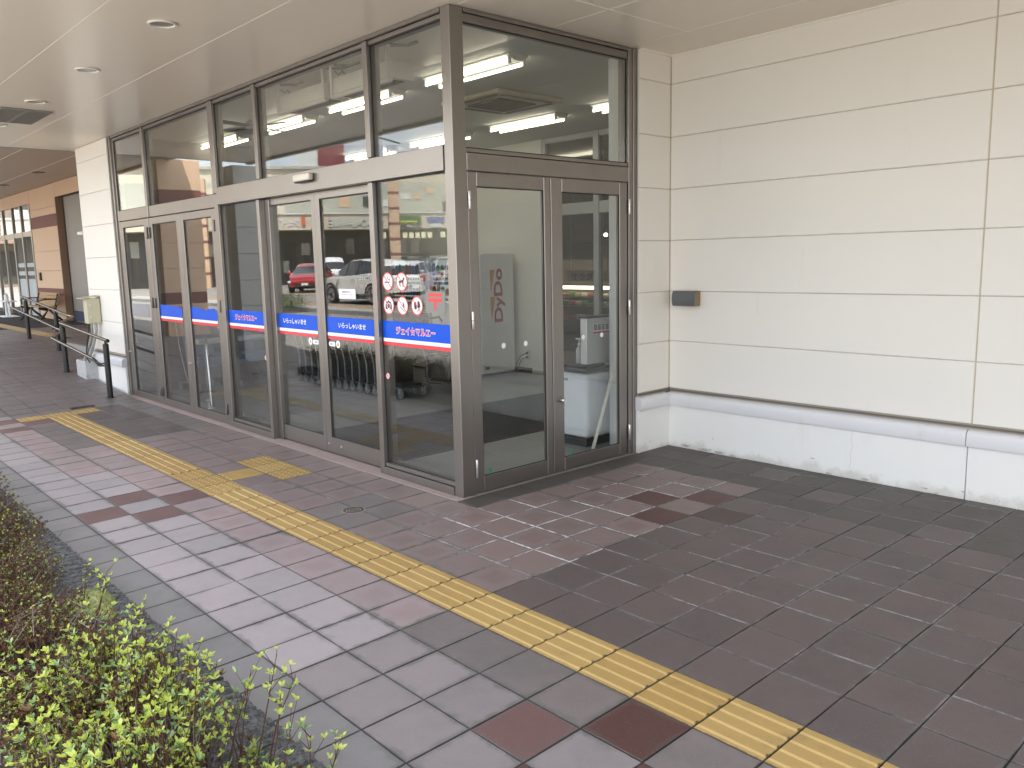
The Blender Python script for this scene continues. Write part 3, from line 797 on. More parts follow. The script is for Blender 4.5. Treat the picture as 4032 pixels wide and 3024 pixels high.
def downlight(x, y, z, label):
    t = thing('downlight', (x, y, z), label, 'ceiling light', 'recessed lights in the canopy ceiling')
    q = MB(); q.lathe([(0.098, 0.001), (0.104, -.004), (0.100, -.012), (0.084, -.012), (0.080, -.004), (0.078, .003)], (x, y, z), 36, caps=False)
    q.build('trim_ring', M('white_light_trim', (.80, .78, .72), .35), t, smooth=50)
    q = MB(); q.lathe([(0.080, -.003), (0.075, .0025)], (x, y, z), 32); q.build('lens', M('unlit_lens', (.30, .29, .27), .25, .3), t)
for (x, lb_) in ((-3.10, 'unlit recessed downlight nearest the glass corner of the shop'), (-4.91, 'unlit recessed downlight second from the glass corner'), (-6.73, 'unlit recessed downlight beside the air vent grille'), (-8.54, 'unlit recessed downlight beyond the air vent grille')):
    downlight(x, -0.045, CZ, lb_)
t = thing('air_vent', (-7.7, 0.0, CZ), 'grey slatted air vent grille in the canopy ceiling', 'vent')
GRIL = M('grey_grille', (.30, .285, .26), .5, .3)
q = MB(); q.box(-8.19, -7.24, -.27, .24, CZ - .003, CZ - .001); q.build('backing', M('dark_vent', (.16, .15, .13), .7), t)
for k in range(2):
    y0 = -.265 + k * .255
    q = MB(); q.box(-8.19, -7.24, y0, y0 + .012, CZ - .02, CZ - .003); q.box(-8.19, -7.24, y0 + .235, y0 + .247, CZ - .02, CZ - .003); q.box(-8.19, -8.178, y0 + .012, y0 + .235, CZ - .02, CZ - .003); q.box(-7.252, -7.24, y0 + .012, y0 + .235, CZ - .02, CZ - .003)
    q.build('frame', GRIL, t)
me = None
for k in range(46):
    x = -8.17 + k * .02
    for r_ in range(2):
        y0 = -.25 + r_ * .255
        if me is None:
            q = MB(); q.box(-.0035, .0035, 0, .218, -.014, 0); me = q.mesh('slat', GRIL)
        link_copy(me, 'slat', t, (x, y0, CZ - .004))

# ------------------------------------------------------------------ panelled white walls
def panel_y(mb, x0, x1, z0, z1, y, d=.02, bv=.006):
    """siding panel facing -Y"""
    vs = [(x0 + bv * .4, y, z0 + bv), (x1 - bv * .4, y, z0 + bv), (x1 - bv * .4, y, z1 - bv), (x0 + bv * .4, y, z1 - bv), (x0, y + bv, z0), (x1, y + bv, z0), (x1, y + bv, z1), (x0, y + bv, z1), (x0, y + d, z0), (x1, y + d, z0), (x1, y + d, z1), (x0, y + d, z1)]
    fs = [(0, 1, 2, 3)]
    for a in range(4):
        c = (a + 1) % 4; fs += [(4 + a, 4 + c, c, a), (8 + a, 8 + c, 4 + c, 4 + a)]
    mb.add(vs, fs)
WY, WX, SX = 3.74, -1.42, 1.185
zj = [0.555, 1.006, 1.460, 1.915, 2.369, 2.821, 3.274, 3.512]
wall = thing('panelled_wall', (0.5, WY, FLAT), 'large cream panelled wall with a white plinth on the right side', 'wall')
for a in range(len(zj) - 1):
    for (x0, x1) in ((WX + .004, SX - .004), (SX + .004, 4.2), (4.208, 24)):
        q = MB(); panel_y(q, x0, x1, zj[a] + (.012 if a == 0 else .0015), zj[a + 1] - .0015, WY); q.build('wall_panel', WALLW, wall)
q = MB(); q.box(WX, 24, WY + .016, WY + .2, 0.40, 3.53); q.build('backing', JOINTW, wall)
CAULK = M('beige_caulk', (.52, .45, .33), .7, 0, .15, 9, dirt=.6, dirtcol=(.25, .20, .13), dscale=8)
q = MB(); q.box(SX - .0045, SX + .0045, WY + .005, WY + .0155, .57, 3.512); q.build('caulk_joint', CAULK, wall)
q = MB(); q.box(WX + .001, WX + .006, WY - .006, WY + .010, .57, 3.51); q.build('caulk_joint', CAULK, wall)
def plinth_y(parent, x0, x1, y, z0, nosestart=True):
    q = MB(); q.bbox(x0, x1, y - .008, y + .15, z0 - .05, .411, .003); q.build('plinth', PLINTH, parent)
    # coping: sloped top, rounded nose
    prof = [(y + .03, .535), (y - .030, .522), (y - .046, .505), (y - .05, .485), (y - .05, .425), (y - .045, .413), (y + .03, .4125)]
    q = MB(); q.prism([(a, b) for a, b in prof], x0, x1, 'x'); q.build('coping', COPING, parent, smooth=35)
for (x0, x1) in ((WX + .002, 1.166), (1.172, 24)):
    plinth_y(wall, x0, x1, WY, FLAT)
q = MB(); q.box(WX, 24, WY - .006, WY + .012, .544, .5535); q.build('flashing', JOINTD, wall)
# peeling and cracks at the foot of the plinth
rnd = random.Random(4)
CHIP = M('peeled_plinth', (.42, .40, .37), .9, 0, .3, 40, .4, 90)
def flake(mb, x, z, w_, h_, y, seed):
    r = random.Random(seed); n = 11
    mb.add([(x + w_ * cos(6.28 * k / n) * r.uniform(.6, 1.1), y, max(FLAT + .001, z + h_ * sin(6.28 * k / n) * r.uniform(.5, 1.1))) for k in range(n)], [tuple(range(n))])
q = MB()
for k, (x, z, w_, h_) in enumerate([(-1.22, .045, .05, .012), (-1.02, .035, .07, .016), (-.86, .035, .06, .016), (-.72, .03, .04, .01), (-.93, .15, .012, .004), (.02, .13, .02, .005), (.16, .03, .03, .01), (.45, .035, .04, .012), (.9, .05, .03, .008)]):
    flake(q, x, z, w_, h_, WY - .0085, k)
q.build('paint_chip', CHIP, wall)
q = MB()
pts = [(.34, .40), (.335, .34), (.345, .28), (.33, .22), (.338, .16), (.325, .1)]
for a in range(len(pts) - 1):
    (xa, za), (xb, zb) = pts[a], pts[a + 1]; q.add([(xa - .0012, WY - .0086, za), (xa + .0012, WY - .0086, za), (xb + .0012, WY - .0086, zb), (xb - .0012, WY - .0086, zb)], [(0, 1, 2, 3)])
q.build('hairline_crack', M('crack', (.5, .48, .43), .9), wall)

# short return wall between the doors and the big wall (faces +X)
ret = thing('return_wall', (WX, 3.5, FLAT), 'narrow cream panelled wall strip between the glass doors and the corner', 'wall')
def panel_x(mb, y0, y1, z0, z1, x, d=.02, bv=.006):
    t_ = MB(); panel_y(t_, y0, y1, z0, z1, 0, d, bv)
    mb.add([(x - v[1], v[0], v[2]) for v in t_.v], t_.f)
RY0 = 3.300
for a in range(len(zj) - 1):
    q = MB(); panel_x(q, RY0, WY - .005, zj[a] + (.012 if a == 0 else .0015), zj[a + 1] - .0015, WX); q.build('wall_panel', WALLW, ret)
q = MB(); q.box(WX - .2, WX - .016, RY0 + .004, WY + .18, .3, 3.53); q.build('backing', JOINTW, ret)
q = MB(); q.bbox(WX - .15, WX + .008, RY0 - .012, WY - .01, FLAT - .05, .411, .003); q.build('plinth', PLINTH, ret)
prof = [(WX - .03, .535), (WX + .030, .522), (WX + .046, .505), (WX + .05, .485), (WX + .05, .425), (WX + .045, .413), (WX - .03, .4125)]
q = MB(); q.prism(prof, RY0 - .02, WY - .052, 'y'); q.build('coping', COPING, ret, smooth=35)
q = MB(); q.box(WX - .012, WX + .006, RY0, WY - .012, .544, .5535); q.build('flashing', JOINTD, ret)
q = MB()
for k, (y, z) in enumerate([(3.45, .22), (3.62, .2), (3.41, .14), (3.60, .13), (3.63, .1), (3.44, .09)]):
    r = random.Random(k); q.add([(WX + .0088, y + .008 * cos(6.28 * a / 8) * r.uniform(.5, 1.2), z + .003 * sin(6.28 * a / 8) * r.uniform(.4, 1.2)) for a in range(8)], [tuple(range(8))])
q.build('scuff', CHIP, ret)

# white pier at the far end of the shop front
pier = thing('panelled_pier', (-9.5, 1.26, gz(-9.5, 1.2)), 'white panelled wall end left of the glass shop front', 'wall')
PX0, PX1, PY = -10.27, -8.86, 1.262
zp = [0.57, 1.02, 1.472, 1.927, 2.385, 2.842, 3.298, 3.512]
for a in range(len(zp) - 1):
    q = MB(); panel_y(q, PX0, PX1, zp[a] + (.012 if a == 0 else .0015), zp[a + 1] - .0015, PY); q.build('wall_panel', WALLW, pier)
q = MB(); q.box(PX0 + .01, PX1, PY + .016, PY + 2.3, -.1, 3.53); q.build('backing', JOINTW, pier)
for a in range(len(zp) - 1):
    q = MB(); q.box(PX0 - .012, PX0 + .008, PY + .004, PY + 2.3, zp[a] + .0015, zp[a + 1] - .0015); q.build('side_panel', WALLW, pier)
plinth_y(pier, PX0 - .01, PX1, PY - .004, -.05)
q = MB(); q.box(PX0, PX1, PY - .006, PY + .012, .544, .5535); q.build('flashing', JOINTD, pier)
q = MB(); q.tube([(PX0 - .02, PY + .01, .55), (PX0 - .02, PY + .01, 3.5)], .008, 6); q.build('corner_bead', WHITEP, pier)
q = MB(); q.tube([(PX0 - .02, PY - .01, 2.30), (PX0 - .16, PY - .02, 2.30)], .025, 10); q.build('pipe_stub', WHITEP, pier)

# ------------------------------------------------------------------ glass shop front
shop = thing('glass_storefront', (-1.5, 1.33, FLAT), 'grey bronze framed glass entrance with sliding and hinged doors', 'storefront')
YF = 1.28
def fr(name, x0, x1, y0, y1, z0, z1, bv=.003, mat=None, parent=None):
    q = MB(); q.bbox(x0, x1, y0, y1, z0, z1, bv); return q.build(name, mat or FRAME, parent or shop)
Z0 = 0.012
q = MB(); q.bbox(-8.85, -8.775, YF, 1.40, -.05, CZ, .003); q.bbox(-8.772, -8.718, YF + .02, 1.40, -.05, CZ - .04, .003); q.build('jamb', FRAME, shop)
q = MB(); q.bbox(-7.603, -7.537, YF - .004, 1.40, 2.392, 3.478, .003); q.bbox(-7.600, -7.578, YF + .004, 1.40, Z0, 2.388, .002); q.build('mullion', FRAME, shop)
q = MB(); q.bbox(-5.562, -5.452, YF - .002, 1.40, 2.535, 3.478, .003); q.bbox(-5.558, -5.462, YF - .001, 1.40, Z0, 2.528, .003); q.build('mullion', FRAME, shop)
q = MB(); q.bbox(-4.515, -4.452, YF - .002, 1.40, 2.598, 3.478, .003); q.bbox(-4.548, -4.492, YF - .006, 1.40, Z0, 2.405, .003); q.bbox(-4.489, -4.405, YF + .055, 1.42, Z0, 2.405, .003); q.build('mullion', FRAME, shop)
q = MB(); q.bbox(-2.552, -2.488, YF - .002, 1.40, 2.598, 3.478, .003); q.bbox(-2.548, -2.486, YF - .006, 1.42, Z0, 2.405, .003); q.build('mullion', FRAME, shop)
fr('corner_column', -1.552, -1.45, YF, 1.402, -.05, CZ - .002, .004)
fr('header', -8.716, -5.565, YF + .006, 1.40, 2.394, 2.530)
fr('header', -5.450, -1.555, YF - .012, 1.42, 2.412, 2.592)
q = MB(); q.bbox(-8.716, -1.555, YF - .006, 1.40, 3.482, CZ - .001, .003); q.bbox(-8.716, -1.555, YF + .016, 1.40, 3.445, 3.478, .003); q.build('head_rail', FRAME, shop)
for (x0, x1) in ((-5.450, -4.550), (-2.484, -1.555)):
    q = MB(); q.bbox(x0, x1, YF - .008, 1.40, Z0, .086, .003); q.bbox(x0, x1, YF + .006, 1.40, .091, .120, .003); q.build('sill_rail', FRAME, shop)
for (x0, x1) in ((-8.716, -5.56), (-4.40, -2.55)):
    q = MB(); q.box(x0, x1, YF + .06, 1.42, -.02, .022); q.build('threshold', M('threshold_metal', (.25, .24, .23), .5, .6), shop)
GY = 1.318
def pane(name, x0, x1, z0, z1, y, parent):
    q = MB(); q.box(x0, x1, y, y + .006, z0, z1); o = q.build(name, GLASS, parent)
    gq = MB()
    t_ = .007
    gq.box(x0, x0 + t_, y - .008, y - .001, z0, z1); gq.box(x1 - t_, x1, y - .008, y - .001, z0, z1); gq.box(x0 + t_, x1 - t_, y - .008, y - .001, z1 - t_, z1); gq.box(x0 + t_, x1 - t_, y - .008, y - .001, z0, z0 + t_)
    gq.build('gasket', GASKET, o if parent is shop else parent)
    return o
for (x0, x1, z0) in ((-8.716, -7.605, 2.532), (-7.535, -5.564, 2.532), (-5.450, -4.517, 2.594), (-4.450, -2.554, 2.594), (-2.486, -1.554, 2.594)):
    pane('transom_pane', x0, x1, z0, 3.444, GY, shop)
P4 = pane('fixed_pane', -5.460, -4.550, .121, 2.410, GY, shop)
P5 = pane('fixed_pane', -2.484, -1.554, .121, 2.410, GY, shop)

# stickers and lettering on the glass
BLUE = M('blue_film', (0.003, 0.085, 0.62), .25, 0, .02, 2, spec=.16)
WHT = M('white_film', (.85, .86, .88), .25, 0, .02, 2); RED = M('red_film', (.66, .028, .045), .2, 0, .02, 2)
PINKR = M('sign_red', (.72, .05, .05), .3, 0, .03, 4); BLK = M('sign_black', (.015, .015, .015), .4); CYN = M('pale_blue_print', (.25, .55, .75), .5)
def band(parent, x0, x1, y, torn=None):
    a0, b0 = at(x0, 0, y)[0], at(x1, 0, y)[0]
    zt, z1, z2, z3 = [at(0, z, y)[1] for z in (1.311, 1.172, 1.144, 1.114)]
    q = MB()
    if torn:
        top = [(a0, zt)] + [(a0 + (b0 - a0) * f, zt + d) for f, d in torn] + [(b0, zt)]
        q.prism([(a0, z1)] + top + [(b0, z1)], y - .0006, y, 'y', 0)
    else: q.box(a0, b0, y - .0006, y, z1, zt, 0)
    q.box(a0, b0, y - .0006, y, z2, z1, 1); q.box(a0, b0, y - .0006, y, z3, z2, 2)
    return q.build('sticker_band', [BLUE, WHT, RED], parent)
def letters(parent, s, x0, x1, zb, zt, y, outline=False, name='lettering'):
    X0, Zb = at(x0, zb, y); X1, Zt = at(x1, zt, y)
    q = MB()
    if outline:
        put_text(q, s, (X0 - .002, y - .0008, Zb - .002), (1, 0, 0), (0, 0, 1), X1 - X0 + .004, Zt - Zb + .004, .060, 1)
        put_text(q, s, (X0, y - .0018, Zb), (1, 0, 0), (0, 0, 1), X1 - X0, Zt - Zb, .022, 0)
        return q.build(name, [RED, WHT], parent, recalc=False)
    put_text(q, s, (X0, y - .0012, Zb), (1, 0, 0), (0, 0, 1), X1 - X0, Zt - Zb, .016, 0)
    return q.build(name, [WHT], parent, recalc=False)
def disc(mb, cx, cz, r, y, m, n=32, r2=0.0, sx=1.0):
    if r2 == 0: mb.add([(cx + sx * r * cos(6.28318 * k / n), y, cz + r * sin(6.28318 * k / n)) for k in range(n)], [tuple(range(n))], m)
    else:
        vs = [(cx + sx * a * cos(6.28318 * k / n), y, cz + a * sin(6.28318 * k / n)) for a in (r, r2) for k in range(n)]
        mb.add(vs, [(k, (k + 1) % n, n + (k + 1) % n, n + k) for k in range(n)], m)
def poly(mb, pts, cx, cz, s, y, m):
    mb.add([(cx + a * s, y, cz + b * s) for a, b in pts], [tuple(range(len(pts)))], m)
def prohibit(parent, x, z, icon, y=GY - .001):
    X, Zc = at(x, z, y); r = .075
    q = MB(); disc(q, X, Zc, r, y, 0); disc(q, X, Zc, r, y - .0004, 1, 32, r * .87)
    s = r
    for pts in icon: poly(q, pts, X, Zc, s, y - .0008, 2)
    c = .7071; w_ = .055
    q.add([(X + s * (-c * .9 - w_ * c), y - .0012, Zc + s * (c * .9 - w_ * c)), (X + s * (-c * .9 + w_ * c), y - .0012, Zc + s * (c * .9 + w_ * c)), (X + s * (c * .9 + w_ * c), y - .0012, Zc + s * (-c * .9 + w_ * c)), (X + s * (c * .9 - w_ * c), y - .0012, Zc + s * (-c * .9 - w_ * c))], [(0, 1, 2, 3)], 1)
    return q.build('prohibition_sticker', [WHT, PINKR, BLK], parent, recalc=False)
SMOKE = [[(-.55, -.12), (.28, -.12), (.28, .0), (-.55, .0)], [(.33, -.12), (.40, -.12), (.40, 0), (.33, 0)], [(.45, -.12), (.52, -.12), (.52, 0), (.45, 0)],
         [(-.05, .55), (-.12, .45), (-.02, .35), (.12, .25), (.17, .2), (.22, .26), (.08, .36), (.0, .45), (.06, .6)], [(.17, .2), (.42, .16), (.48, .06), (.53, .1), (.46, .24), (.2, .28)]]
DOG = [[(-.62, -.08), (-.42, .12), (-.1, .14), (.18, .22), (.34, .5), (.42, .42), (.58, .32), (.54, .24), (.4, .22), (.34, .0), (.3, -.12), (-.1, -.1), (-.36, -.16), (-.5, -.06)],
       [(-.42, -.1), (-.32, -.1), (-.34, -.35), (-.24, -.56), (-.32, -.56), (-.44, -.34)], [(-.28, -.1), (-.2, -.1), (-.22, -.35), (-.14, -.54), (-.2, -.54), (-.3, -.34)], [(.12, -.1), (.24, -.1), (.2, -.6), (.14, -.6)], [(.26, -.08), (.34, -.06), (.36, -.56), (.3, -.56)]]
CAMI = [[(-.58, -.42), (.58, -.42), (.58, .12), (-.58, .12)], [(-.52, .17), (.54, .17), (.48, .34), (.22, .38), (.16, .5), (-.14, .5), (-.2, .38), (-.46, .32)]]
FIRE = [[(-.5, -.1), (-.44, -.04), (.3, -.56), (.34, -.66), (.24, -.64)], [(.08, .66), (.2, .3), (.34, .05), (.36, -.2), (.3, -.34), (.22, -.1), (.1, .02), (.06, .3)]]
FOOD = [[(-.52, .32), (-.1, .42), (-.02, -.3), (-.22, -.34), (-.42, -.42)], [(.12, .46), (.3, .5), (.46, .44), (.6, -.1), (.4, -.2), (.1, -.3)], [(.06, -.62), (.5, -.3), (.46, -.24), (.0, -.54)]]
band(P5, -2.444, -1.543, GY - .001); letters(P5, 'ジェイ☆マルエー', -2.235, -1.731, 1.214, 1.270, GY - .001, True)
band(P4, -5.430, -4.538, GY - .001); letters(P5 if False else P4, 'ジェイ☆マルエー', -5.214, -4.715, 1.214, 1.270, GY - .001, True)
for (x, z, ic) in ((-2.331, 1.623, SMOKE), (-2.137, 1.623, DOG), (-2.329, 1.436, CAMI), (-2.138, 1.437, FIRE), (-1.947, 1.441, FOOD)): prohibit(P5, x, z, ic)
# lens ring of the camera sign
X, Zc = at(-2.329, 1.436, GY - .001)
q = MB(); disc(q, X, Zc - .004, .026, GY - .00195, 0, 24, .019); disc(q, X, Zc - .004, .019, GY - .002, 1, 24); q.build('sticker_detail', [WHT, BLK], P5, recalc=False)
# postage mark sticker
SGREY = M('stamp_grey_film', (.20, .215, .205), .3)
q = MB(); X0, Zb = at(-1.838, 1.392, GY - .001); X1, Zt = at(-1.592, 1.558, GY - .001); y = GY - .001
n = 9; pts = []
for k in range(n):
    pts += [(X0 + (X1 - X0) * (k + .15) / n, Zb), (X0 + (X1 - X0) * (k + .5) / n, Zb + .006), (X0 + (X1 - X0) * (k + .85) / n, Zb)]
pts += [(X1, Zb)] + [(X1 - (.006 if k % 2 else 0), Zb + (Zt - Zb) * k / 16) for k in range(1, 16)] + [(X1, Zt)]
for k in range(n):
    pts += [(X1 - (X1 - X0) * (k + .15) / n, Zt), (X1 - (X1 - X0) * (k + .5) / n, Zt - .006), (X1 - (X1 - X0) * (k + .85) / n, Zt)]
pts += [(X0, Zt)] + [(X0 + (.006 if k % 2 else 0), Zt - (Zt - Zb) * k / 16) for k in range(1, 16)] + [(X0, Zb)]
q.add([(a, y, b) for a, b in pts], [tuple(range(len(pts)))], 0)
W_ = X1 - X0; H_ = Zt - Zb
for (a0, a1, b0, b1) in ((.16, .84, .74, .90), (.16, .84, .50, .66), (.44, .56, .14, .50)): q.add([(X0 + W_ * a0, y - .0005, Zb + H_ * b0), (X0 + W_ * a1, y - .0005, Zb + H_ * b0), (X0 + W_ * a1, y - .0005, Zb + H_ * b1), (X0 + W_ * a0, y - .0005, Zb + H_ * b1)], [(0, 1, 2, 3)], 1)
q.build('postal_mark_sticker', [SGREY, PINKR], P5, recalc=False)
def small_round(parent, x, z, y):
    X, Zc = at(x, z, y); q = MB(); disc(q, X, Zc, .027, y, 0, 20); disc(q, X, Zc, .027, y - .0004, 1, 20, .022)
    poly(q, [(-.3, -.5), (.25, -.5), (.3, .2), (.1, .5), (-.2, .45)], X, Zc, .027, y - .0006, 2)
    q.add([(X - .018, y - .0008, Zc + .014), (X - .014, y - .0008, Zc + .018), (X + .018, y - .0008, Zc - .014), (X + .014, y - .0008, Zc - .018)], [(0, 1, 2, 3)], 1)
    q.build('hand_warning_sticker', [WHT, PINKR, M('sticker_grey', (.35, .33, .33), .5)], parent, recalc=False)
small_round(P5, -2.385, .861, GY - .001); small_round(P4, -4.562, .851, GY - .001)

def hinge_y(parent, x, z0, z1, y):
    q = MB(); zm = (z0 + z1) / 2
    q.lathe([(.009, z0), (.0105, z0 + .004), (.0105, zm - .003)], (x, y, 0), 10); q.lathe([(.0105, zm + .001), (.0105, z1 - .004), (.009, z1)], (x, y, 0), 10)
    q.box(x - .017, x + .017, y + .004, y + .010, z0 + .006, z1 - .006, 1)
    q.build('hinge', [M('dark_hinge_barrel', (.16, .145, .13), .4, .7), M('hinge_leaf_shadow', (.05, .047, .043), .5, .5)], parent, smooth=40)  # near-black leaf: the shadow around the hinge is put into its colour
def door_x(x0, x1, sl, sr, z0, zb, zt, z1, y0, y1, label=None, bandtorn=None, do_band=True, gyo=.018):
    q = MB()
    q.bbox(x0, x0 + sl, y0, y1, z0, z1, .003); q.bbox(x1 - sr, x1, y0, y1, z0, z1, .003)
    q.bbox(x0 + sl, x1 - sr, y0, y1, z0, zb, .003); q.bbox(x0 + sl, x1 - sr, y0, y1, zt, z1, .003)
    d = q.build('door', FRAME, shop)
    if label: d['label'] = label
    gy = y0 + gyo
    q = MB(); q.box(x0 + sl, x1 - sr, gy, gy + .006, zb, zt); q.build('pane', GLASS, d)
    gq = MB(); t_ = .007; a, b = x0 + sl, x1 - sr
    gq.box(a, a + t_, gy - .009, gy - .001, zb, zt); gq.box(b - t_, b, gy - .009, gy - .001, zb, zt); gq.box(a + t_, b - t_, gy - .009, gy - .001, zt - t_, zt); gq.box(a + t_, b - t_, gy - .009, gy - .001, zb, zb + t_)
    gq.build('gasket', GASKET, d)
    return d, gy
# three hinged leaves on the left
D1, g1 = door_x(-8.712, -7.612, .138, .155, .012, .108, 2.306, 2.386, 1.288, 1.328, 'narrow hinged leaf with a faded blue film')
D2, g2 = door_x(-7.574, -6.598, .098, .085, .012, .112, 2.306, 2.386, 1.288, 1.328)
D3, g3 = door_x(-6.590, -5.566, .118, .106, .012, .116, 2.304, 2.386, 1.288, 1.328, 'hinged leaf with a torn blue band')
band(D2, -7.405, -6.690, g2 - .001, [(.05, .002), (.5, .0), (.9, -.012), (.96, -.03)])
band(D3, -6.455, -5.680, g3 - .001, [(.40, .0), (.52, -.028), (.60, -.034), (.68, -.008), (.93, 0), (.97, -.05)])
q = MB(); a0, b0 = at(-8.56, 0, g1)[0], at(-7.80, 0, g1)[0]; q.box(a0, b0, g1 - .0016, g1 - .001, 1.13, 1.30)
q.build('sticker_band', glass_mat('faded_blue_film', (.42, .48, .62), .04), D1)
for d, pts in ((D1, [(-7.640, 2.13, 2.275), (-7.660, 1.262, 1.395), (-7.62, .13, .27)]), (D2, [(-7.556, 2.135, 2.272), (-7.560, 1.265, 1.392), (-7.556, .135, .262)]), (D3, [(-5.585, 2.142, 2.266), (-5.580, 1.273, 1.405), (-5.600, .135, .258)])):
    for (x, z0, z1) in pts: hinge_y(d, x, z0, z1, 1.279)
for d, x in ((D1, -8.66), (D3, -6.54)):
    q = MB(); q.lathe([(.016, 1.288), (.017, 1.27), (.014, 1.264)], (x, 0, .64), 14, axis='y'); q.box(x - .012, x + .02, 1.255, 1.262, .632, .65, 1); q.build('thumb_turn', [STEEL, STEEL], d, smooth=40)
# sliding pair
def sx(x, y=1.352): return at(x, 0, y)[0]
S1, gs1 = door_x(sx(-4.455), sx(-3.436), .055, .052, .035, .178, 2.345, 2.41, 1.352, 1.388, 'left leaf of the sliding door pair')
S2, gs2 = door_x(sx(-3.430), sx(-2.50), .085, .055, .035, .180, 2.345, 2.41, 1.352, 1.388, 'right leaf of the sliding door pair')
band(S1, -4.400, -3.487, gs1 - .001); letters(S1, 'いらっしゃいませ', -4.131, -3.690, 1.220, 1.268, gs1 - .001)
band(S2, -3.342, -2.560, gs2 - .001); letters(S2, 'いらっしゃいませ', -3.114, -2.682, 1.220, 1.266, gs2 - .001)
small_round(S1, -4.282, .860, gs1 - .001)
YEL = M('warning_yellow', (.62, .38, .03), .4)
for d, x, xp, gy in ((S1, -3.632, -3.535, gs1), (S2, -3.143, -3.245, gs2)):
    X, Zc = at(x, 1.073, gy - .001); y = gy - .001
    q = MB(); disc(q, X, Zc, .035, y, 0, 20); poly(q, [(-.6, -.45), (.6, -.45), (0, .68)], X, Zc, .035, y - .0004, 1); poly(q, [(-.07, -.25), (.07, -.25), (.05, .3), (-.05, .3)], X, Zc, .035, y - .0008, 2)
    Xp, Zp = at(xp, 1.070, y); n = 10; r = .021; L = .036
    q.add([(Xp + (L if cos(a) > 0 else -L) + r * cos(a), y, Zp + r * sin(a)) for a in [6.2832 * (k + .5) / 20 for k in range(20)]], [tuple(range(20))], 0)
    for k in range(3): q.add([(Xp - .03 + k * .014 + (.024 if d is S1 else 0), y - .0004, Zp - .010 + .002 * k), (Xp - .022 + k * .014 + (.024 if d is S1 else 0), y - .0004, Zp - .010 + .002 * k), (Xp - .022 + k * .014 + (.024 if d is S1 else 0), y - .0004, Zp + .010 - .002 * k), (Xp - .03 + k * .014 + (.024 if d is S1 else 0), y - .0004, Zp + .010 - .002 * k)], [(0, 1, 2, 3)], 2)
    q.build('automatic_door_sticker', [WHT, YEL, BLK], d, recalc=False)
# opening hours notice taped on the right leaf
y = gs2 - .001; X0, Zb = at(-3.083, 1.474, y); X1, Zt = at(-2.816, 1.558, y); W_ = X1 - X0; H_ = Zt - Zb
q = MB(); q.box(X0, X1, y - .0006, y, Zb, Zt, 0)
def rect(mb, a0, a1, b0, b1, yy, m): mb.add([(X0 + W_ * a0, yy, Zb + H_ * b0), (X0 + W_ * a1, yy, Zb + H_ * b0), (X0 + W_ * a1, yy, Zb + H_ * b1), (X0 + W_ * a0, yy, Zb + H_ * b1)], [(0, 1, 2, 3)], m)
for (a0, a1, b0, b1) in ((.05, .95, .07, .10), (.05, .95, .90, .93), (.05, .062, .10, .90), (.938, .95, .10, .90)): rect(q, a0, a1, b0, b1, y - .001, 1)
put_text(q, '営業時間のお知らせ', (X0 + W_ * .2, y - .0014, Zb + H_ * .62), (1, 0, 0), (0, 0, 1), W_ * .58, H_ * .17, .01, 2)
put_text(q, '9:00~21:00', (X0 + W_ * .18, y - .0014, Zb + H_ * .34), (1, 0, 0), (0, 0, 1), W_ * .64, H_ * .17, .01, 3)
put_text(q, 'ジェイマルエー', (X0 + W_ * .58, y - .0014, Zb + H_ * .13), (1, 0, 0), (0, 0, 1), W_ * .32, H_ * .09, .01, 2)
q.build('notice_sheet', [WHT, CYN, BLK, M('notice_pink', (.75, .2, .28), .5)], S2, recalc=False)
for d, x in ((S1, -3.52), (S2, -3.30)):
    q = MB(); q.lathe([(.012, 1.352), (.012, 1.346), (.009, 1.345)], (x, 0, .115), 14, axis='y'); q.build('lock_cylinder', STEEL, d, smooth=40)
# motion sensor on the header
t = thing('motion_sensor', (-3.53, YF - .012, 2.52), 'pale boxy motion sensor on the header above the sliding doors', 'sensor')
q = MB(); q.bbox(-3.675, -3.385, YF - .065, YF - .0125, 2.500, 2.562, .014, 0, None, 3); q.build('housing', M('ivory_plastic', (.72, .68, .60), .4), t, smooth=40)
q = MB(); q.bbox(-3.655, -3.405, YF - .060, YF - .02, 2.488, 2.503, .004); q.build('sensor_window', BLACKPL, t)

# side facing +X with a pair of hinged doors
XF = -1.45
def frx(name, y0, y1, z0, z1, x0=XF - .10, x1=XF, bv=.003, parent=None):
    q = MB(); q.bbox(x0, x1, y0, y1, z0, z1, bv); return q.build(name, FRAME, parent or shop)
q = MB(); q.bbox(XF - .12, XF, 3.196, 3.245, -.05, CZ - .003, .003); q.bbox(XF - .12, XF + .006, 3.248, 3.296, -.05, CZ - .003, .003); q.build('jamb', FRAME, shop)
frx('header', 1.404, 3.194, 2.412, 2.535)
frx('transom_rail', 1.404, 3.194, 2.540, 2.570, XF - .10, XF - .012)
q = MB(); q.bbox(XF - .10, XF + .006, 1.404, 3.194, 3.485, CZ - .002, .003); q.bbox(XF - .10, XF - .016, 1.404, 3.194, 3.425, 3.481, .003); q.build('head_rail', FRAME, shop)
def pane_x(name, y0, y1, z0, z1, x, parent):
    q = MB(); q.box(x - .006, x, y0, y1, z0, z1); o = q.build(name, GLASS, parent)
    g_ = MB(); t_ = .007
    g_.box(x + .001, x + .008, y0, y0 + t_, z0, z1); g_.box(x + .001, x + .008, y1 - t_, y1, z0, z1); g_.box(x + .001, x + .008, y0 + t_, y1 - t_, z1 - t_, z1); g_.box(x + .001, x + .008, y0 + t_, y1 - t_, z0, z0 + t_)
    g_.build('gasket', GASKET, o if parent is shop else parent); return o
pane_x('transom_pane', 1.404, 3.194, 2.571, 3.424, XF - .038, shop)
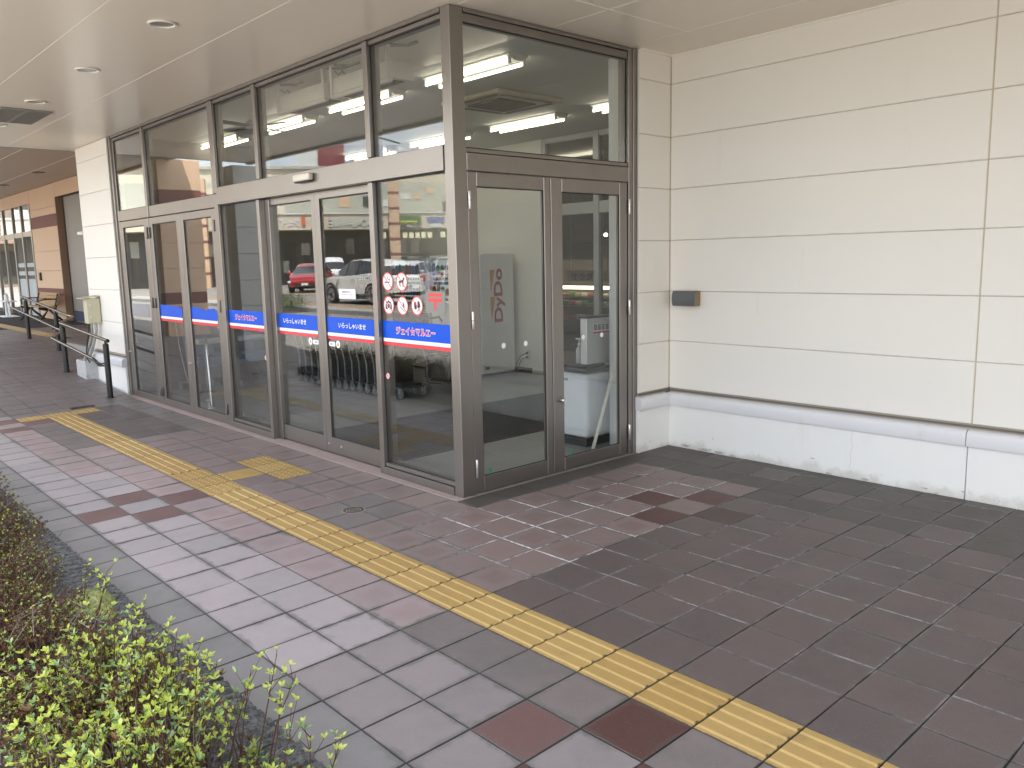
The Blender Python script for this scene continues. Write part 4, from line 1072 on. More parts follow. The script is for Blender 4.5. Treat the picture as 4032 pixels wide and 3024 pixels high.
def hinge_x(parent, y, z0, z1, x):
    q = MB(); zm = (z0 + z1) / 2
    q.lathe([(.010, z0), (.0115, z0 + .004), (.0115, zm - .003)], (x, y, 0), 10); q.lathe([(.0115, zm + .001), (.0115, z1 - .004), (.010, z1)], (x, y, 0), 10)
    q.box(x - .010, x - .004, y - .018, y + .018, z0 + .006, z1 - .006, 1)
    q.build('hinge', [STEEL, M('hinge_leaf_shadow')], parent, smooth=40)
def door_y(y0, y1, sl, sr, zb, zt, hy, dots, green, knob=None):
    q = MB(); x0, x1 = XF - .052, XF - .010; z0, z1 = .028, 2.405
    q.bbox(x0, x1, y0, y0 + sl, z0, z1, .003); q.bbox(x0, x1, y1 - sr, y1, z0, z1, .003); q.bbox(x0, x1, y0 + sl, y1 - sr, z0, zb, .003); q.bbox(x0, x1, y0 + sl, y1 - sr, zt, z1, .003)
    d = q.build('door', FRAME, shop)
    pane_x('pane', y0 + sl, y1 - sr, zb, zt, XF - .028, d)
    for (a, b) in ((2.142, 2.268), (1.275, 1.404), (.154, .292)): hinge_x(d, hy, a, b, XF + .003)
    for (yy, zz) in dots:
        q = MB(); a, b = atx(yy, zz, XF - .027); n = 20; q.add([(XF - .0265, a + .021 * cos(6.2832 * k / n), b + .021 * sin(6.2832 * k / n)) for k in range(n)], [tuple(range(n))], 0)
        q.build('white_dot_sticker', WHT, d, recalc=False)
    q = MB(); a, b = atx(green[0], green[1], XF - .027); q.box(XF - .0272, XF - .0265, a - .012, a + .012, b - .025, b + .022); q.build('green_safety_sticker', M('green_print', (.02, .25, .17), .4), d)
    if knob:
        q = MB(); q.lathe([(.012, XF - .010), (.012, XF + .006), (.021, XF + .009), (.023, XF + .022), (.017, XF + .030)], (0, knob[0], knob[1]), 18, axis='x'); q.build('knob', STEEL, d, smooth=40)
    return d
door_y(1.412, 2.248, .086, .068, .146, 2.304, 1.416, [(1.714, 1.129), (1.945, 1.127)], (1.552, .184))
door_y(2.256, 3.186, .126, .100, .134, 2.300, 3.200, [(2.836, 1.126), (2.604, 1.124)], (2.44, .176), (2.345, .625))

# key-safe like metal box on the big wall
BOXG = M('grey_blue_enamel', (.12, .125, .135), .35, 0, .06, 8); RUST = M('rusted_enamel', (.26, .20, .11), .8, 0, .3, 22, .3, 90, dirt=.9, dirtcol=(.16, .08, .03), dscale=30)
t = thing('wall_box', (-1.19, WY, 1.39), 'small grey hooded metal box with rusty sides fixed to the cream wall', 'wall box')
q = MB(); q.box(-1.285, -1.085, WY - .105, WY - .001, 1.335, 1.462); q.build('case', RUST, t)
q = MB(); prof = [(WY - .112, 1.335), (WY - .124, 1.36), (WY - .128, 1.40), (WY - .124, 1.44), (WY - .110, 1.468), (WY - .06, 1.470), (WY - .06, 1.464), (WY - .106, 1.4625), (WY - .1055, 1.335)]
q.prism(prof, -1.302, -1.070, 'x'); q.build('cover', BOXG, t, smooth=40)

# ------------------------------------------------------------------ lobby behind the glass
def vinyl():
    g = NG('vinyl_floor'); p = g.pos(); X = g.xyz(p)
    c = g.mix(g.noise(p, 1.5, 5, 0.6), (0.34, 0.345, 0.34), (0.40, 0.405, 0.395))
    for ax, off in ((0, .07), (1, .11)):
        f = g.math('FRACT', g.math('DIVIDE', g.math('ADD', X[ax], off), 0.45))
        l = g.math('LESS_THAN', f, 0.012); c = g.mix(g.math('MULTIPLY', l, .45), c, (0.13, 0.13, 0.12))
    return g.pbr(c, 0.22, 0, g.bump(g.noise(p, 3, 2), .01), 0.5)
q = MB(); q.box(-10.4, -1.57, 1.38, 6.4, -.1, .018); tag(q.build('lobby_floor', vinyl()), kind='structure')
INW = M('lobby_wall_paint', (.78, .77, .70), .6, 0, .03, 1.2, .04, 60)
INC = M('lobby_ceiling_board', (.62, .62, .59), .7, 0, .04, 1.5, .1, 120)
lw = struct('lobby_wall', (-5, 6.35, 0))
q = MB(); q.box(-10.4, -5.72, 6.35, 6.45, 0, CZ); q.build('back_wall', INW, lw)
q = MB(); q.box(-1.72, -1.625, 3.30, 6.45, 0, CZ); q.build('side_wall', INW, lw)
q = MB(); q.box(-10.4, -10.28, 3.5, 6.45, 0, CZ); q.box(-8.858, -8.80, 1.42, 3.62, 0, CZ); q.box(-10.3, -8.86, 3.57, 3.62, 0, CZ); q.build('side_wall', M('lobby_shaded_wall', (.20, .185, .165), .6), lw)  # left end of the lobby: its shade is put into a darker wall colour
q = MB(); q.bbox(-1.84, -1.722, 3.38, 3.75, .018, CZ, .006); q.build('pilaster', M('pale_pilaster', (.72, .73, .74), .45), lw)
q = MB(); q.box(-10.28, -5.98, 6.325, 6.349, .018, .10); q.build('skirting', M('dark_skirting', (.07, .06, .05), .5), lw)
q = MB(); q.bbox(-5.975, -5.72, 6.335, 6.349, .018, .085, .003); q.build('skirting', M('pale_skirting', (.6, .6, .56), .5), lw)
q = MB(); q.box(-10.4, -1.56, 1.40, 6.45, CZ + .006, CZ + .06); q.build('ceiling_board', INC, tag(struct('lobby_ceiling', (-5, 4, CZ)), kind='structure'))
# inner glazed screen towards the sales floor
scr = thing('inner_glass_screen', (-3.7, 6.4, .02), 'dim inner glass screen between the lobby and the sales floor', 'glass screen')
INF = M('inner_aluminium', (.42, .43, .42), .4, .4)
q = MB()
q.bbox(-5.715, -5.64, 6.35, 6.45, .018, CZ, .003); q.build('post', INF, scr)
for (x0, x1) in ((-4.70, -4.60), (-3.4, -3.3), (-1.80, -1.725)):
    q = MB(); q.bbox(x0, x1, 6.352, 6.448, .018, CZ, .003); q.build('post', INF, scr)
for (a, b) in ((-5.638, -4.702), (-4.598, -3.402), (-3.298, -1.802)):
    q = MB(); q.bbox(a, b, 6.36, 6.44, 2.40, 2.56, .003); q.bbox(a, b, 6.36, 6.44, 3.44, CZ, .003); q.build('rail', INF, scr)
    q = MB(); q.box(a, b, 6.395, 6.401, .03, 2.40); q.build('pane', GLASS, scr)
    q = MB(); q.box(a, b, 6.395, 6.401, 2.56, 3.44); q.build('pane', GLASS, scr)
# sales floor
sf = struct('sales_floor', (-6, 9, 0))
q = MB(); q.box(-12, -1.0, 6.46, 12, -.1, .016); q.build('floor_sheet', M('store_floor', (.3, .28, .25), .4), sf)
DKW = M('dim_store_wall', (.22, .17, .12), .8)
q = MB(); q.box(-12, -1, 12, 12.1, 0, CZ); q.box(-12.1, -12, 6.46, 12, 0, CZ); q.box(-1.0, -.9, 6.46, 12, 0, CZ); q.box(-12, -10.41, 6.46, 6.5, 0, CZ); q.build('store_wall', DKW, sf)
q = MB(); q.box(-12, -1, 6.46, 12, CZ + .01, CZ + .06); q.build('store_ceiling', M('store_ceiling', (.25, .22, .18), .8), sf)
case = thing('chilled_display_case', (-7.0, 9.1, .02), 'chilled display case of packed salads seen through the inner glass', 'display case')
CASEM = M('case_dark', (.06, .055, .05), .5)
q = MB(); q.box(-9.5, -4.8, 9.0, 9.9, .016, .62); q.build('base', CASEM, case)
q = MB(); q.box(-9.5, -4.8, 9.7, 9.9, .62, 1.75); q.build('back_panel', M('case_back', (.30, .26, .2), .6), case)
for z in (.86, 1.03): q = MB(); q.box(-9.5, -4.8, 9.1, 9.7, z, z + .025); q.build('shelf', M('case_shelf', (.5, .42, .3), .5), case)
q = MB(); q.box(-9.5, -4.8, 9.0, 9.05, 1.20, 1.26); q.build('lamp_strip', M('case_lamp', (1, .85, .6), .5, estr=1.6), case)
FOODC = [M('salad_green', (.12, .25, .05), .5), M('salad_pale', (.45, .45, .22), .5), M('salad_red', (.4, .08, .05), .5), M('salad_white', (.6, .57, .5), .4)]
rnd = random.Random(2); q = MB()
for z in (.62, .886, 1.056):
    x = -9.45
    while x < -4.85:
        q.bbox(x, x + .15, 9.08, 9.22, z + .001, z + rnd.uniform(.05, .10), .012, rnd.randrange(4)); x += .165
tag(q.build('salad_packs', FOODC, case), kind='stuff')
t = thing('hanging_sign', (-7.2, 8.95, 1.35), 'dark hanging sign reading サラダ above the salad case', 'sign')
q = MB(); q.bbox(-7.70, -6.55, 8.95, 8.97, 1.345, 1.55, .003); q.build('board', M('sign_board_brown', (.33, .27, .19), .6), t)
q = MB(); put_text(q, 'サラダ', (-7.60, 8.948, 1.375), (1, 0, 0), (0, 0, 1), .56, .135, .02); q.build('lettering', M('sign_letters_dark', (.02, .018, .015), .6), t, recalc=False)
q = MB()
for x in (-7.6, -6.7): q.tube([(x, 8.96, 1.55), (x, 8.96, CZ)], .005, 6)
q.build('hanger', CASEM, t)
t = thing('spot_lamp', (-6.78, 9.0, 2.24), 'small lit spot lamp hanging over the salad case', 'lamp')
q = MB(); q.lathe([(.03, 2.30), (.05, 2.21), (.045, 2.21)], (-6.78, 9.0, 0), 14); q.tube([(-6.78, 9.0, 2.30), (-6.78, 9.0, CZ)], .006, 6); q.build('shade', CASEM, t)
q = MB(); q.lathe([(.006, 2.225), (.034, 2.19), (.03, 2.165), (.005, 2.155)], (-6.78, 9.0, 0), 14); q.build('bulb', M('warm_bulb', (1, .85, .55), .5, estr=14), t)

# fluorescent lamps
TUBE = M('lit_tube', (1.0, .93, .74), .5, var=0, estr=2.2); LBODY = M('lamp_body', (.78, .77, .70), .45)
lamp0 = None
lab = {(0, 0): 'lit twin tube lamp nearest the glass corner, front row', (0, 1): 'lit twin tube lamp second from the corner, front row', (0, 2): 'lit twin tube lamp third from the corner, front row', (0, 3): 'lit twin tube lamp at the far end of the front row',
       (1, 0): 'lit twin tube lamp above the white bin, back row', (1, 1): 'lit twin tube lamp second in the back row, before the white wall', (1, 2): 'lit twin tube lamp third in the back row', (1, 3): 'lit twin tube lamp at the far end of the back row'}
for (r_, y) in ((0, 2.63), (1, 5.02)):
    for k in range(4):
        x = -2.82 - 1.8 * k
        if lamp0 is None:
            lamp0 = thing('fluorescent_lamp', (0, 0, 0), lab[(0, 0)], 'lamp', 'lit fluorescent lamps in the lobby ceiling')
            q = MB(); q.prism([(-.115, CZ + .004), (-.115, CZ - .008), (-.04, CZ - .05), (.04, CZ - .05), (.115, CZ - .008), (.115, CZ + .004)], -.615, .615, 'x'); q.build('body', LBODY, lamp0)
            for s_ in (-1, 1):
                q = MB(); q.tube([(-.585, s_ * .085, CZ - .062), (.585, s_ * .085, CZ - .062)], .0145, 10); q.build('tube', TUBE, lamp0, smooth=60)
                q = MB()
                for e in (-1, 1): q.bbox(e * .598 - .012, e * .598 + .012, s_ * .085 - .014, s_ * .085 + .014, CZ - .082, CZ - .018, .003)
                q.build('socket', LBODY, lamp0)
            o = lamp0
        else: o = copy_tree(lamp0)
        o.location = (x, y, 0); o['label'] = lab[(r_, k)]
# ceiling cassette
ac = thing('ceiling_air_conditioner', (-3.82, 3.88, CZ), 'square ceiling cassette air conditioner with dusty grille inside the lobby', 'air conditioner')
IVD = M('dusty_ivory', (.46, .42, .32), .5, 0, .1, 5, dirt=.4, dirtcol=(.2, .17, .12))
q = MB(); q.bbox(-4.30, -3.34, 3.40, 4.36, CZ - .045, CZ + .004, .012); q.build('panel', IVD, ac)
q = MB()
for (x0, x1, y0, y1) in ((-4.19, -3.45, 3.435, 3.495), (-4.19, -3.45, 4.265, 4.325), (-4.265, -4.205, 3.52, 4.24), (-3.435, -3.375, 3.52, 4.24)): q.bbox(x0, x1, y0, y1, CZ - .052, CZ - .044, .002)
q.build('louvre', M('louvre_dark', (.16, .14, .10), .5), ac)
q = MB(); q.bbox(-4.09, -3.55, 3.61, 4.15, CZ - .060, CZ - .0455, .004); q.build('intake_grille', M('intake_dusty', (.10, .085, .055), .8, 0, .3, 30), ac)
# air curtains hung above the sliding doors
IVO = M('air_curtain_ivory', (.64, .60, .50), .45, 0, .05, 4)
DUCT = M('grey_cable', (.2, .19, .17), .6)
for k, (x0, x1, lb_) in enumerate(((-4.42, -3.50, 'ivory air curtain unit hanging above the left sliding leaf'), (-3.42, -2.50, 'ivory air curtain unit hanging above the right sliding leaf'))):
    t = thing('air_curtain', ((x0 + x1) / 2, 1.62, 3.2), lb_, 'air curtain', 'air curtains above the sliding doors')
    q = MB(); q.bbox(x0, x1, 1.50, 1.74, 3.235, 3.375, .012, 0, None, 2); q.build('casing', IVO, t, smooth=40)
    q = MB(); q.tube([(x0 + .01, 1.515, 3.225), (x1 - .01, 1.515, 3.225)], .022, 10); q.build('front_roll', IVO, t, smooth=60)
    q = MB(); q.box(x0 + .06, x1 - .06, 1.56, 1.68, 3.228, 3.236); q.build('outlet_slot', GASKET, t)
    for xb in (x0 + .03, x1 - .03):
        q = MB(); q.bbox(xb - .018, xb + .018, 1.488, 1.498, 3.22, CZ + .004, .002); q.build('bracket', IVO, t)
        q = MB(); q.tube([(xb + .02, 1.52, CZ - .03), (xb + .12, 1.62, CZ - .035), (xb + .2, 1.66, CZ - .02)], .012, 6); q.build('pipe', DUCT, t)
    q = MB(); q.tube([(x0 + .05, 1.52, 3.44), (x0 + .10, 1.53, 3.40), (x0 + .16, 1.53, 3.42), (x0 + .2, 1.55, 3.37)], .006, 6); q.build('cable', DUCT, t)
# ceiling fan
t = thing('ceiling_fan', (-5.95, 1.98, CZ), 'dark wall fan silhouette near the lobby ceiling beside the front lamps', 'fan')
t['label'] = 'dark ceiling fan hanging inside the lobby beside the front row of lamps'
q = MB(); q.tube([(-5.95, 1.98, CZ), (-5.95, 1.98, 3.40)], .015, 8); q.lathe([(.05, 3.30), (.085, 3.32), (.085, 3.38), (.05, 3.41)], (-5.95, 1.98, 0), 18); q.build('motor', M('fan_grey', (.30, .29, .27), .5), t, smooth=50)
FANB = M('fan_blade', (.12, .115, .11), .6)
for k in range(4):
    m4 = Matrix.Translation((-5.95, 1.98, 3.34)) @ Matrix.Rotation(k * pi / 2 + .3, 4, 'Z') @ Matrix.Rotation(.12, 4, 'X')
    q = MB(); q.prism([(.07, -.03), (.2, -.055), (.46, -.06), (.5, 0), (.46, .05), (.2, .045), (.07, .03)], -.004, .004, 'z', 0, m4); q.build('blade', FANB, t)
# dark entrance mat
def matmat():
    g = NG('ribbed_mat'); p = g.pos(); X = g.xyz(p)
    s_ = g.math('SINE', g.math('MULTIPLY', g.math('ADD', X[0], X[1]), 190.0)); s2 = g.math('SINE', g.math('MULTIPLY', g.math('SUBTRACT', X[0], X[1]), 60.0))
    h = g.math('MULTIPLY', g.math('ADD', s_, s2), .5)
    c = g.mix(g.step(h, -.6, .8), (0.028, 0.027, 0.030), (0.062, 0.060, 0.064))
    c = g.mix(g.math('MULTIPLY', g.noise(p, 3, 5), .3), c, (.075, .072, .072))
    return g.pbr(c, .85, 0, g.bump(h, .5, .004))
t = thing('entrance_mat', (-3.64, 3.6, .018), 'large dark ribbed entrance mat on the lobby floor', 'mat')
q = MB(); q.bbox(-4.47, -2.80, 1.70, 5.55, .0185, .026, .002); q.build('pile', matmat(), t)
q = MB(); q.box(-4.50, -4.472, 1.67, 5.58, .018, .024); q.box(-2.798, -2.77, 1.67, 5.58, .018, .024); q.box(-4.472, -2.798, 1.67, 1.698, .018, .024); q.box(-4.472, -2.798, 5.552, 5.58, .018, .024); q.build('border', BLACKPL, t)
# nested shopping carts
TUB = M('cart_chrome', (.20, .20, .21), .3, .9); CARTP = M('cart_plastic', (.016, .017, .019), .6); TYR = M('caster_grey', (.20, .205, .21), .5); HUB = M('caster_fork', (.5, .5, .5), .35, .8)
def make_cart():
    r = thing('shopping_cart', (0, 0, 0), 'basket cart', 'shopping cart', 'nested basket carts in the lobby')
    q = MB()
    for s_ in (-1, 1):
        q.tube([(0, s_ * .235, .13), (0, s_ * .235, .42), (-.03, s_ * .235, .50), (-.13, s_ * .235, .84), (-.15, s_ * .235, .93)], .0115, 8)
        q.tube([(0.0, s_ * .235, .15), (.28, s_ * .215, .15), (.52, s_ * .18, .15)], .0115, 8)
    q.tube([(.52, -.18, .15), (.52, .18, .15)], .0115, 8); q.build('frame', TUB, r, smooth=60)
    q = MB(); q.tube([(-.15, -.245, .93), (-.19, -.235, .99), (-.19, .235, .99), (-.15, .245, .93)], .016, 8); q.build('handle', CARTP, r, smooth=60)
    q = MB(); q.bbox(-.01, .50, -.17, .17, .165, .19, .006); q.build('lower_tray', CARTP, r)
    q = MB(); q.bbox(-.12, .36, -.20, .20, .55, .565, .004); q.box(.345, .36, -.2, .2, .565, .64); q.build('basket_shelf', CARTP, r)
    for (z0, z1) in ((.20, .50), (.575, .86)):
        q = MB(); q.prism([(-.10, -.17), (.33, -.15), (.33, .15), (-.10, .17)], z0, z1, 'z'); q.build('basket', CARTP, r)  # solid black blocks, added so the nested row reads dark
    for (x, s_) in ((0, -1), (0, 1), (.5, -.76), (.5, .76)):
        y = s_ * .235
        q = MB(); q.lathe([(.062, -.012), (.066, -.006), (.066, .006), (.062, .012)], (x, y, .086), 18, axis='y'); c = q.build('caster', TYR, r, smooth=40)
        q = MB(); q.box(x - .022, x + .022, y - .020, y - .015, .08, .15); q.box(x - .022, x + .022, y + .015, y + .020, .08, .15); q.box(x - .022, x + .022, y - .015, y + .015, .145, .152); q.build('fork', HUB, c)
    return r
cart0 = make_cart()
for k in range(12):
    o = cart0 if k == 0 else copy_tree(cart0)
    o.location = (-5.98 - .185 * k, 3.70, .018)
    if k == 0: o['label'] = 'basket cart at the near end of the nested row, by the mat'
    elif k == 11: o['label'] = 'basket cart at the far end of the nested row'
    else: o['label'] = '%s basket cart of the nested row, counted from the end by the mat' % ('second third fourth fifth sixth seventh eighth ninth tenth eleventh'.split()[k - 1])
for (x, y, rz, lb_) in ((-5.75, 4.45, 1.3, 'single basket cart standing before the vending machines'), (-5.35, 4.75, .9, 'single basket cart standing apart near the white wall')):
    pass
o = copy_tree(cart0); o.location = (-5.70, 4.32, .018); o.rotation_euler.z = .15; o['label'] = 'single basket cart standing before the vending machines'
# child seat carts by the left wall
BLUEP = M('blue_grey_plastic', (.17, .22, .33), .4); REDS = M('red_strap', (.6, .05, .03), .6)
def make_child():
    r = thing('child_seat_cart', (0, 0, 0), 'child cart', 'shopping cart', 'child seat carts at the far end of the lobby')
    q = MB()
    for s_ in (-1, 1): q.tube([(.28, s_ * .22, .12), (.05, s_ * .24, .16), (-.28, s_ * .24, .14)], .014, 8); q.tube([(-.02, s_ * .24, .15), (-.2, s_ * .24, .6), (-.28, s_ * .24, .98)], .013, 8)
    q.tube([(-.28, -.24, .98), (-.33, -.22, 1.02), (-.33, .22, 1.02), (-.28, .24, .98)], .016, 8); q.build('frame', TUB, r, smooth=60)
    q = MB(); q.prism([(-.16, .42), (.22, .38), (.27, .52), (.22, .54), (.16, .48), (-.08, .52), (-.17, .92), (-.24, .92)], -.19, .19, 'y'); q.build('seat_shell', BLUEP, r)
    q = MB(); q.bbox(.05, .34, -.22, .22, .70, .76, .015); q.build('front_tray', M('pale_grey_plastic', (.5, .52, .55), .4), r)
    q = MB(); q.prism([(-.10, .30), (-.07, .31), (-.05, .52), (-.09, .53)], -.2, -.195, 'y'); q.build('strap', REDS, r)
    for (x, s_) in ((.28, -1), (.28, 1), (-.28, -1), (-.28, 1)):
        q = MB(); q.lathe([(.058, -.014), (.064, -.008), (.064, .008), (.058, .014)], (x, s_ * .235, .082), 18, axis='y'); q.build('wheel', TYR, r, smooth=40)
    return r
c0 = make_child(); c0.location = (-8.25, 2.72, .018); c0.rotation_euler.z = .05; c0['label'] = 'blue grey child seat cart seen behind the fixed pane'
o = copy_tree(c0); o.location = (-8.25, 2.12, .018); o['label'] = 'blue grey child seat cart nearest the hinged doors on the left'
# bent chrome guard rail inside the hinged door
t = thing('guard_rail', (-6.85, 1.60, .018), 'bent chrome guard rail standing behind the hinged leaf', 'guard rail')
q = MB(); q.tube([(-6.82, 1.60, .018), (-6.86, 1.62, .35), (-6.90, 1.63, .66), (-6.95, 1.65, .78), (-7.04, 1.68, .83), (-7.3, 1.78, .84), (-7.42, 1.82, .80), (-7.46, 1.83, .70), (-7.46, 1.83, .018)], .017, 10); q.build('tube', CHROME, t, smooth=60)
q = MB(); q.lathe([(.045, .018), (.04, .026)], (-6.82, 1.6, 0), 16); q.lathe([(.045, .018), (.04, .026)], (-7.46, 1.83, 0), 16); q.build('base_plate', STEEL, t)
# vending machines
VSIL = M('vending_silver', (.52, .54, .56), .3, .3); VRED = M('vending_dark_red', (.13, .02, .02), .3); VWHT = M('vending_white', (.82, .83, .85), .35)
CANC = [M('can_%s' % n, c_, .3) for n, c_ in (('red', (.5, .03, .03)), ('green', (.06, .25, .06)), ('blue', (.04, .12, .4)), ('brown', (.2, .1, .04)), ('yellow', (.6, .42, .05)), ('white', (.65, .65, .62)), ('black', (.03, .03, .03)), ('orange', (.6, .2, .03)))]
VLIT = M('vending_back_panel', (.62, .66, .64), .5, estr=.16)
def vending(x0, x1, body, label, seed, side_logo=False):
    r = random.Random(seed); t = thing('vending_machine', ((x0 + x1) / 2, 5.9, .02), label, 'vending machine', 'vending machines along the back of the lobby')
    q = MB(); q.bbox(x0, x1, 5.56, 6.24, .06, 1.87, .012); q.build('body', body, t)
    q = MB(); q.box(x0 + .04, x1 - .04, 5.60, 6.2, .0185, .06); q.build('plinth', BLACKPL, t)
    q = MB(); a, b = x0 + .09, x1 - .11
    q.bbox(x0 + .005, x1 - .005, 5.515, 5.558, .10, 1.865, .01); q.build('front_door', body, t)
    q = MB(); q.box(a, b, 5.512, 5.5145, 1.13, 1.80); q.build('window_back', VLIT if body is not VRED else M('vending_dark_panel', (.05, .02, .02), .5), t)
    q = MB(); n = 9
    for row, z in enumerate((1.555, 1.235)):
        for c_ in range(n):
            xc = a + (b - a) * (c_ + .5) / n; m = r.randrange(8); hh = r.choice((.12, .16, .19))
            q.lathe([(.024, z), (.03, z + .008), (.03, z + hh * .8), (.016, z + hh)], (xc, 5.478, 0), 8, m)
    tag(q.build('drink_cans', CANC, t, smooth=40), kind='stuff')
    q = MB()
    for z in (1.475, 1.155):
        q.box(a, b, 5.485, 5.511, z, z + .06, 0)
        for c_ in range(n + 3): q.lathe([(.017, 5.484), (.017, 5.479)], (a + (b - a) * (c_ + .5) / (n + 3), 0, z + .03), 10, 1, axis='y')
    q.build('button_strip', [VWHT, BLK], t)
    q = MB(); q.box(a, b, 5.508, 5.512, 1.30 + .11, 1.30 + .155); q.build('promo_strip', M('promo_blue', (.02, .14, .5), .4) if seed != 2 else M('promo_green', (.02, .28, .14), .4), t)
    q = MB(); q.box(a, b, 5.42, 5.43, 1.12, 1.81); q.build('window', GLASS, t)
    q = MB(); q.box(a - .02, b + .02, 5.43, 5.514, 1.802, 1.82); q.box(a - .02, b + .02, 5.43, 5.514, 1.10, 1.118); q.box(a - .02, a - .002, 5.43, 5.514, 1.118, 1.802); q.box(b + .002, b + .02, 5.43, 5.514, 1.118, 1.802); q.build('window_frame', body, t)
    q = MB(); q.bbox(x0 + .15, x1 - .35, 5.494, 5.514, .25, .46, .004); q.build('delivery_flap', BLACKPL, t)
    q = MB(); q.bbox(x1 - .26, x1 - .14, 5.494, 5.514, .75, 1.0, .004); q.build('coin_panel', BLACKPL, t)
    if body is not VWHT:
        q = MB(); q.box(x0 + .03, x1 - .03, 5.500, 5.504, .12, 1.09); q.build('darkening_panel', M('darkening_black', (.05, .05, .055), .35), t)  # black sheet added to darken what shows behind the carts
    if body is VRED:
        q = MB()
        for z in (.98, .62): q.box(x1 - .30, x1 - .16, 5.490, 5.4935, z, z + .03)
        q.build('blue_display', M('blue_led', (.03, .05, 1.0), .5, estr=5), t)
    return t
vd = vending(-7.42, -6.25, VWHT, 'pale vending machine with a DyDo logo on its grey side', 1)
X_ = -6.2485
q = MB(); put_text(q, 'DyDo', (X_, 6.045, .845), (0, 0, 1), (0, -1, 0), .795, .215, .03, 0)
for tri in (((5.75, 1.63), (5.85, 1.63), (5.765, 1.26)), ((5.75, 1.225), (5.85, 1.225), (5.765, .845))): q.add([(X_, a, b) for a, b in tri], [(0, 1, 2)], 1)
q.build('lettering', [M('logo_red', (.36, .035, .045), .4), M('logo_orange', (.62, .29, .06), .4)], vd, recalc=False)
q = MB(); q.box(-6.2488, -6.248, 5.62, 5.70, .125, .165); q.build('rating_label', M('brown_label', (.16, .1, .09), .5), vd)
vending(-8.52, -7.48, VSIL, 'silver vending machine in the middle of the row', 2)
vending(-9.60, -8.58, VRED, 'dark red vending machine at the far end of the row', 3)
# socket and leads on the lobby wall
t = thing('wall_socket', (-6.06, 6.345, .29), 'white wall socket with two black plugs beside the vending machine', 'socket')
q = MB(); q.bbox(-6.10, -6.02, 6.338, 6.349, .22, .38, .003); q.build('plate', M('socket_ivory', (.62, .62, .55), .4), t)
for k, pts in enumerate(([(-6.07, 6.32, .33), (-6.12, 6.24, .30), (-6.17, 6.18, .16), (-6.2, 6.15, .03)], [(-6.07, 6.32, .27), (-6.11, 6.24, .24), (-6.10, 6.16, .13), (-6.02, 6.10, .06), (-6.05, 6.06, .026), (-6.2, 6.05, .026)])):
    q = MB(); q.tube(pts, .006, 6); q.build('cable', BLACKPL, t, smooth=60)
    q = MB(); q.bbox(-6.085, -6.055, 6.31, 6.337, pts[0][2] - .014, pts[0][2] + .014, .004); q.build('plug', BLACKPL, t)
# white bin with its steel board, leaning batten
t = thing('collection_bin', (-2.4, 3.45, .018), 'big white plastic bin with black lid behind the right hand glass door', 'bin')
q = MB(); q.bbox(-2.32, -1.895, 3.125, 3.66, .10, .715, .05, 0, None, 4); q.build('tub', M('bin_white', (.80, .82, .86), .35), t, smooth=50)
q = MB(); q.box(-2.30, -1.92, 3.15, 3.64, .0185, .099); q.build('base', BLACKPL, t)
q = MB(); q.bbox(-2.34, -1.885, 3.115, 3.67, .716, .765, .015, 0, None, 2); q.bbox(-2.22, -1.90, 3.14, 3.40, .766, .80, .014); q.build('lid', BLACKPL, t, smooth=40)
q = MB(); q.bbox(-2.25, -2.13, 3.118, 3.126, .635, .66, .003); q.build('label_holder', M('grey_label', (.35, .36, .36), .4), t)
t = thing('steel_notice_board', (-1.94, 3.4, .80), 'upright brushed steel board standing on the black bin lid', 'board')
q = MB(); q.bbox(-1.985, -1.905, 3.145, 3.62, .801, 1.225, .004); q.build('panel', M('dull_steel', (.66, .67, .67), .35, .5), t)
q = MB(); q.bbox(-1.992, -1.898, 3.138, 3.63, 1.226, 1.244, .004); q.build('top_trim', BLACKPL, t)
q = MB(); q.box(-1.9047, -1.9035, 3.235, 3.46, 1.10, 1.165, 0)
for k in range(4): q.box(-1.9032, -1.902, 3.243 + k * .054, 3.285 + k * .054, 1.112, 1.15, 1); q.box(-1.9032, -1.902, 3.243 + k * .054, 3.285 + k * .054, 1.153, 1.162, 2)
q.box(-1.9047, -1.9035, 3.235, 3.46, 1.083, 1.097, 3)
q.build('pictogram_strip', [WHT, M('picto_grey', (.25, .25, .26), .5), BLK, PINKR], t)
q = MB()
for z in (.96, 1.19): q.lathe([(.006, -1.905), (.006, -1.899)], (0, 3.18, z), 8, axis='x')
q.build('screw', STEEL, t)
t = thing('pump_bottle', (-2.06, 3.2, .80), 'small white pump bottle beside the steel board', 'bottle')
q = MB(); q.lathe([(.03, .801), (.032, .806), (.032, .93), (.012, .955), (.012, .97)], (-2.07, 3.22, 0), 14); q.build('bottle_body', M('translucent_white', (.45, .47, .48), .3), t, smooth=40)
q = MB(); q.lathe([(.014, .971), (.014, .985), (.005, .986), (.005, 1.02)], (-2.07, 3.22, 0), 10); q.box(-2.11, -2.06, 3.213, 3.227, 1.02, 1.032); q.build('pump', WHITEP, t)
t = thing('wooden_batten', (-1.7, 3.1, .018), 'pale wooden batten leaning inside the right hand glass door', 'batten')
d = (Vector((-1.545, 3.33, 1.34)) - Vector((-1.80, 3.10, .02))); m4 = Matrix.Translation((-1.80, 3.10, .0195)) @ d.to_track_quat('Z', 'Y').to_matrix().to_4x4()
q = MB(); q.bbox(-.026, .026, -.014, .014, 0, d.length, .002, 0, m4); q.build('stick', M('pale_pine', (.86, .82, .70), .6, 0, .08, 14), t)

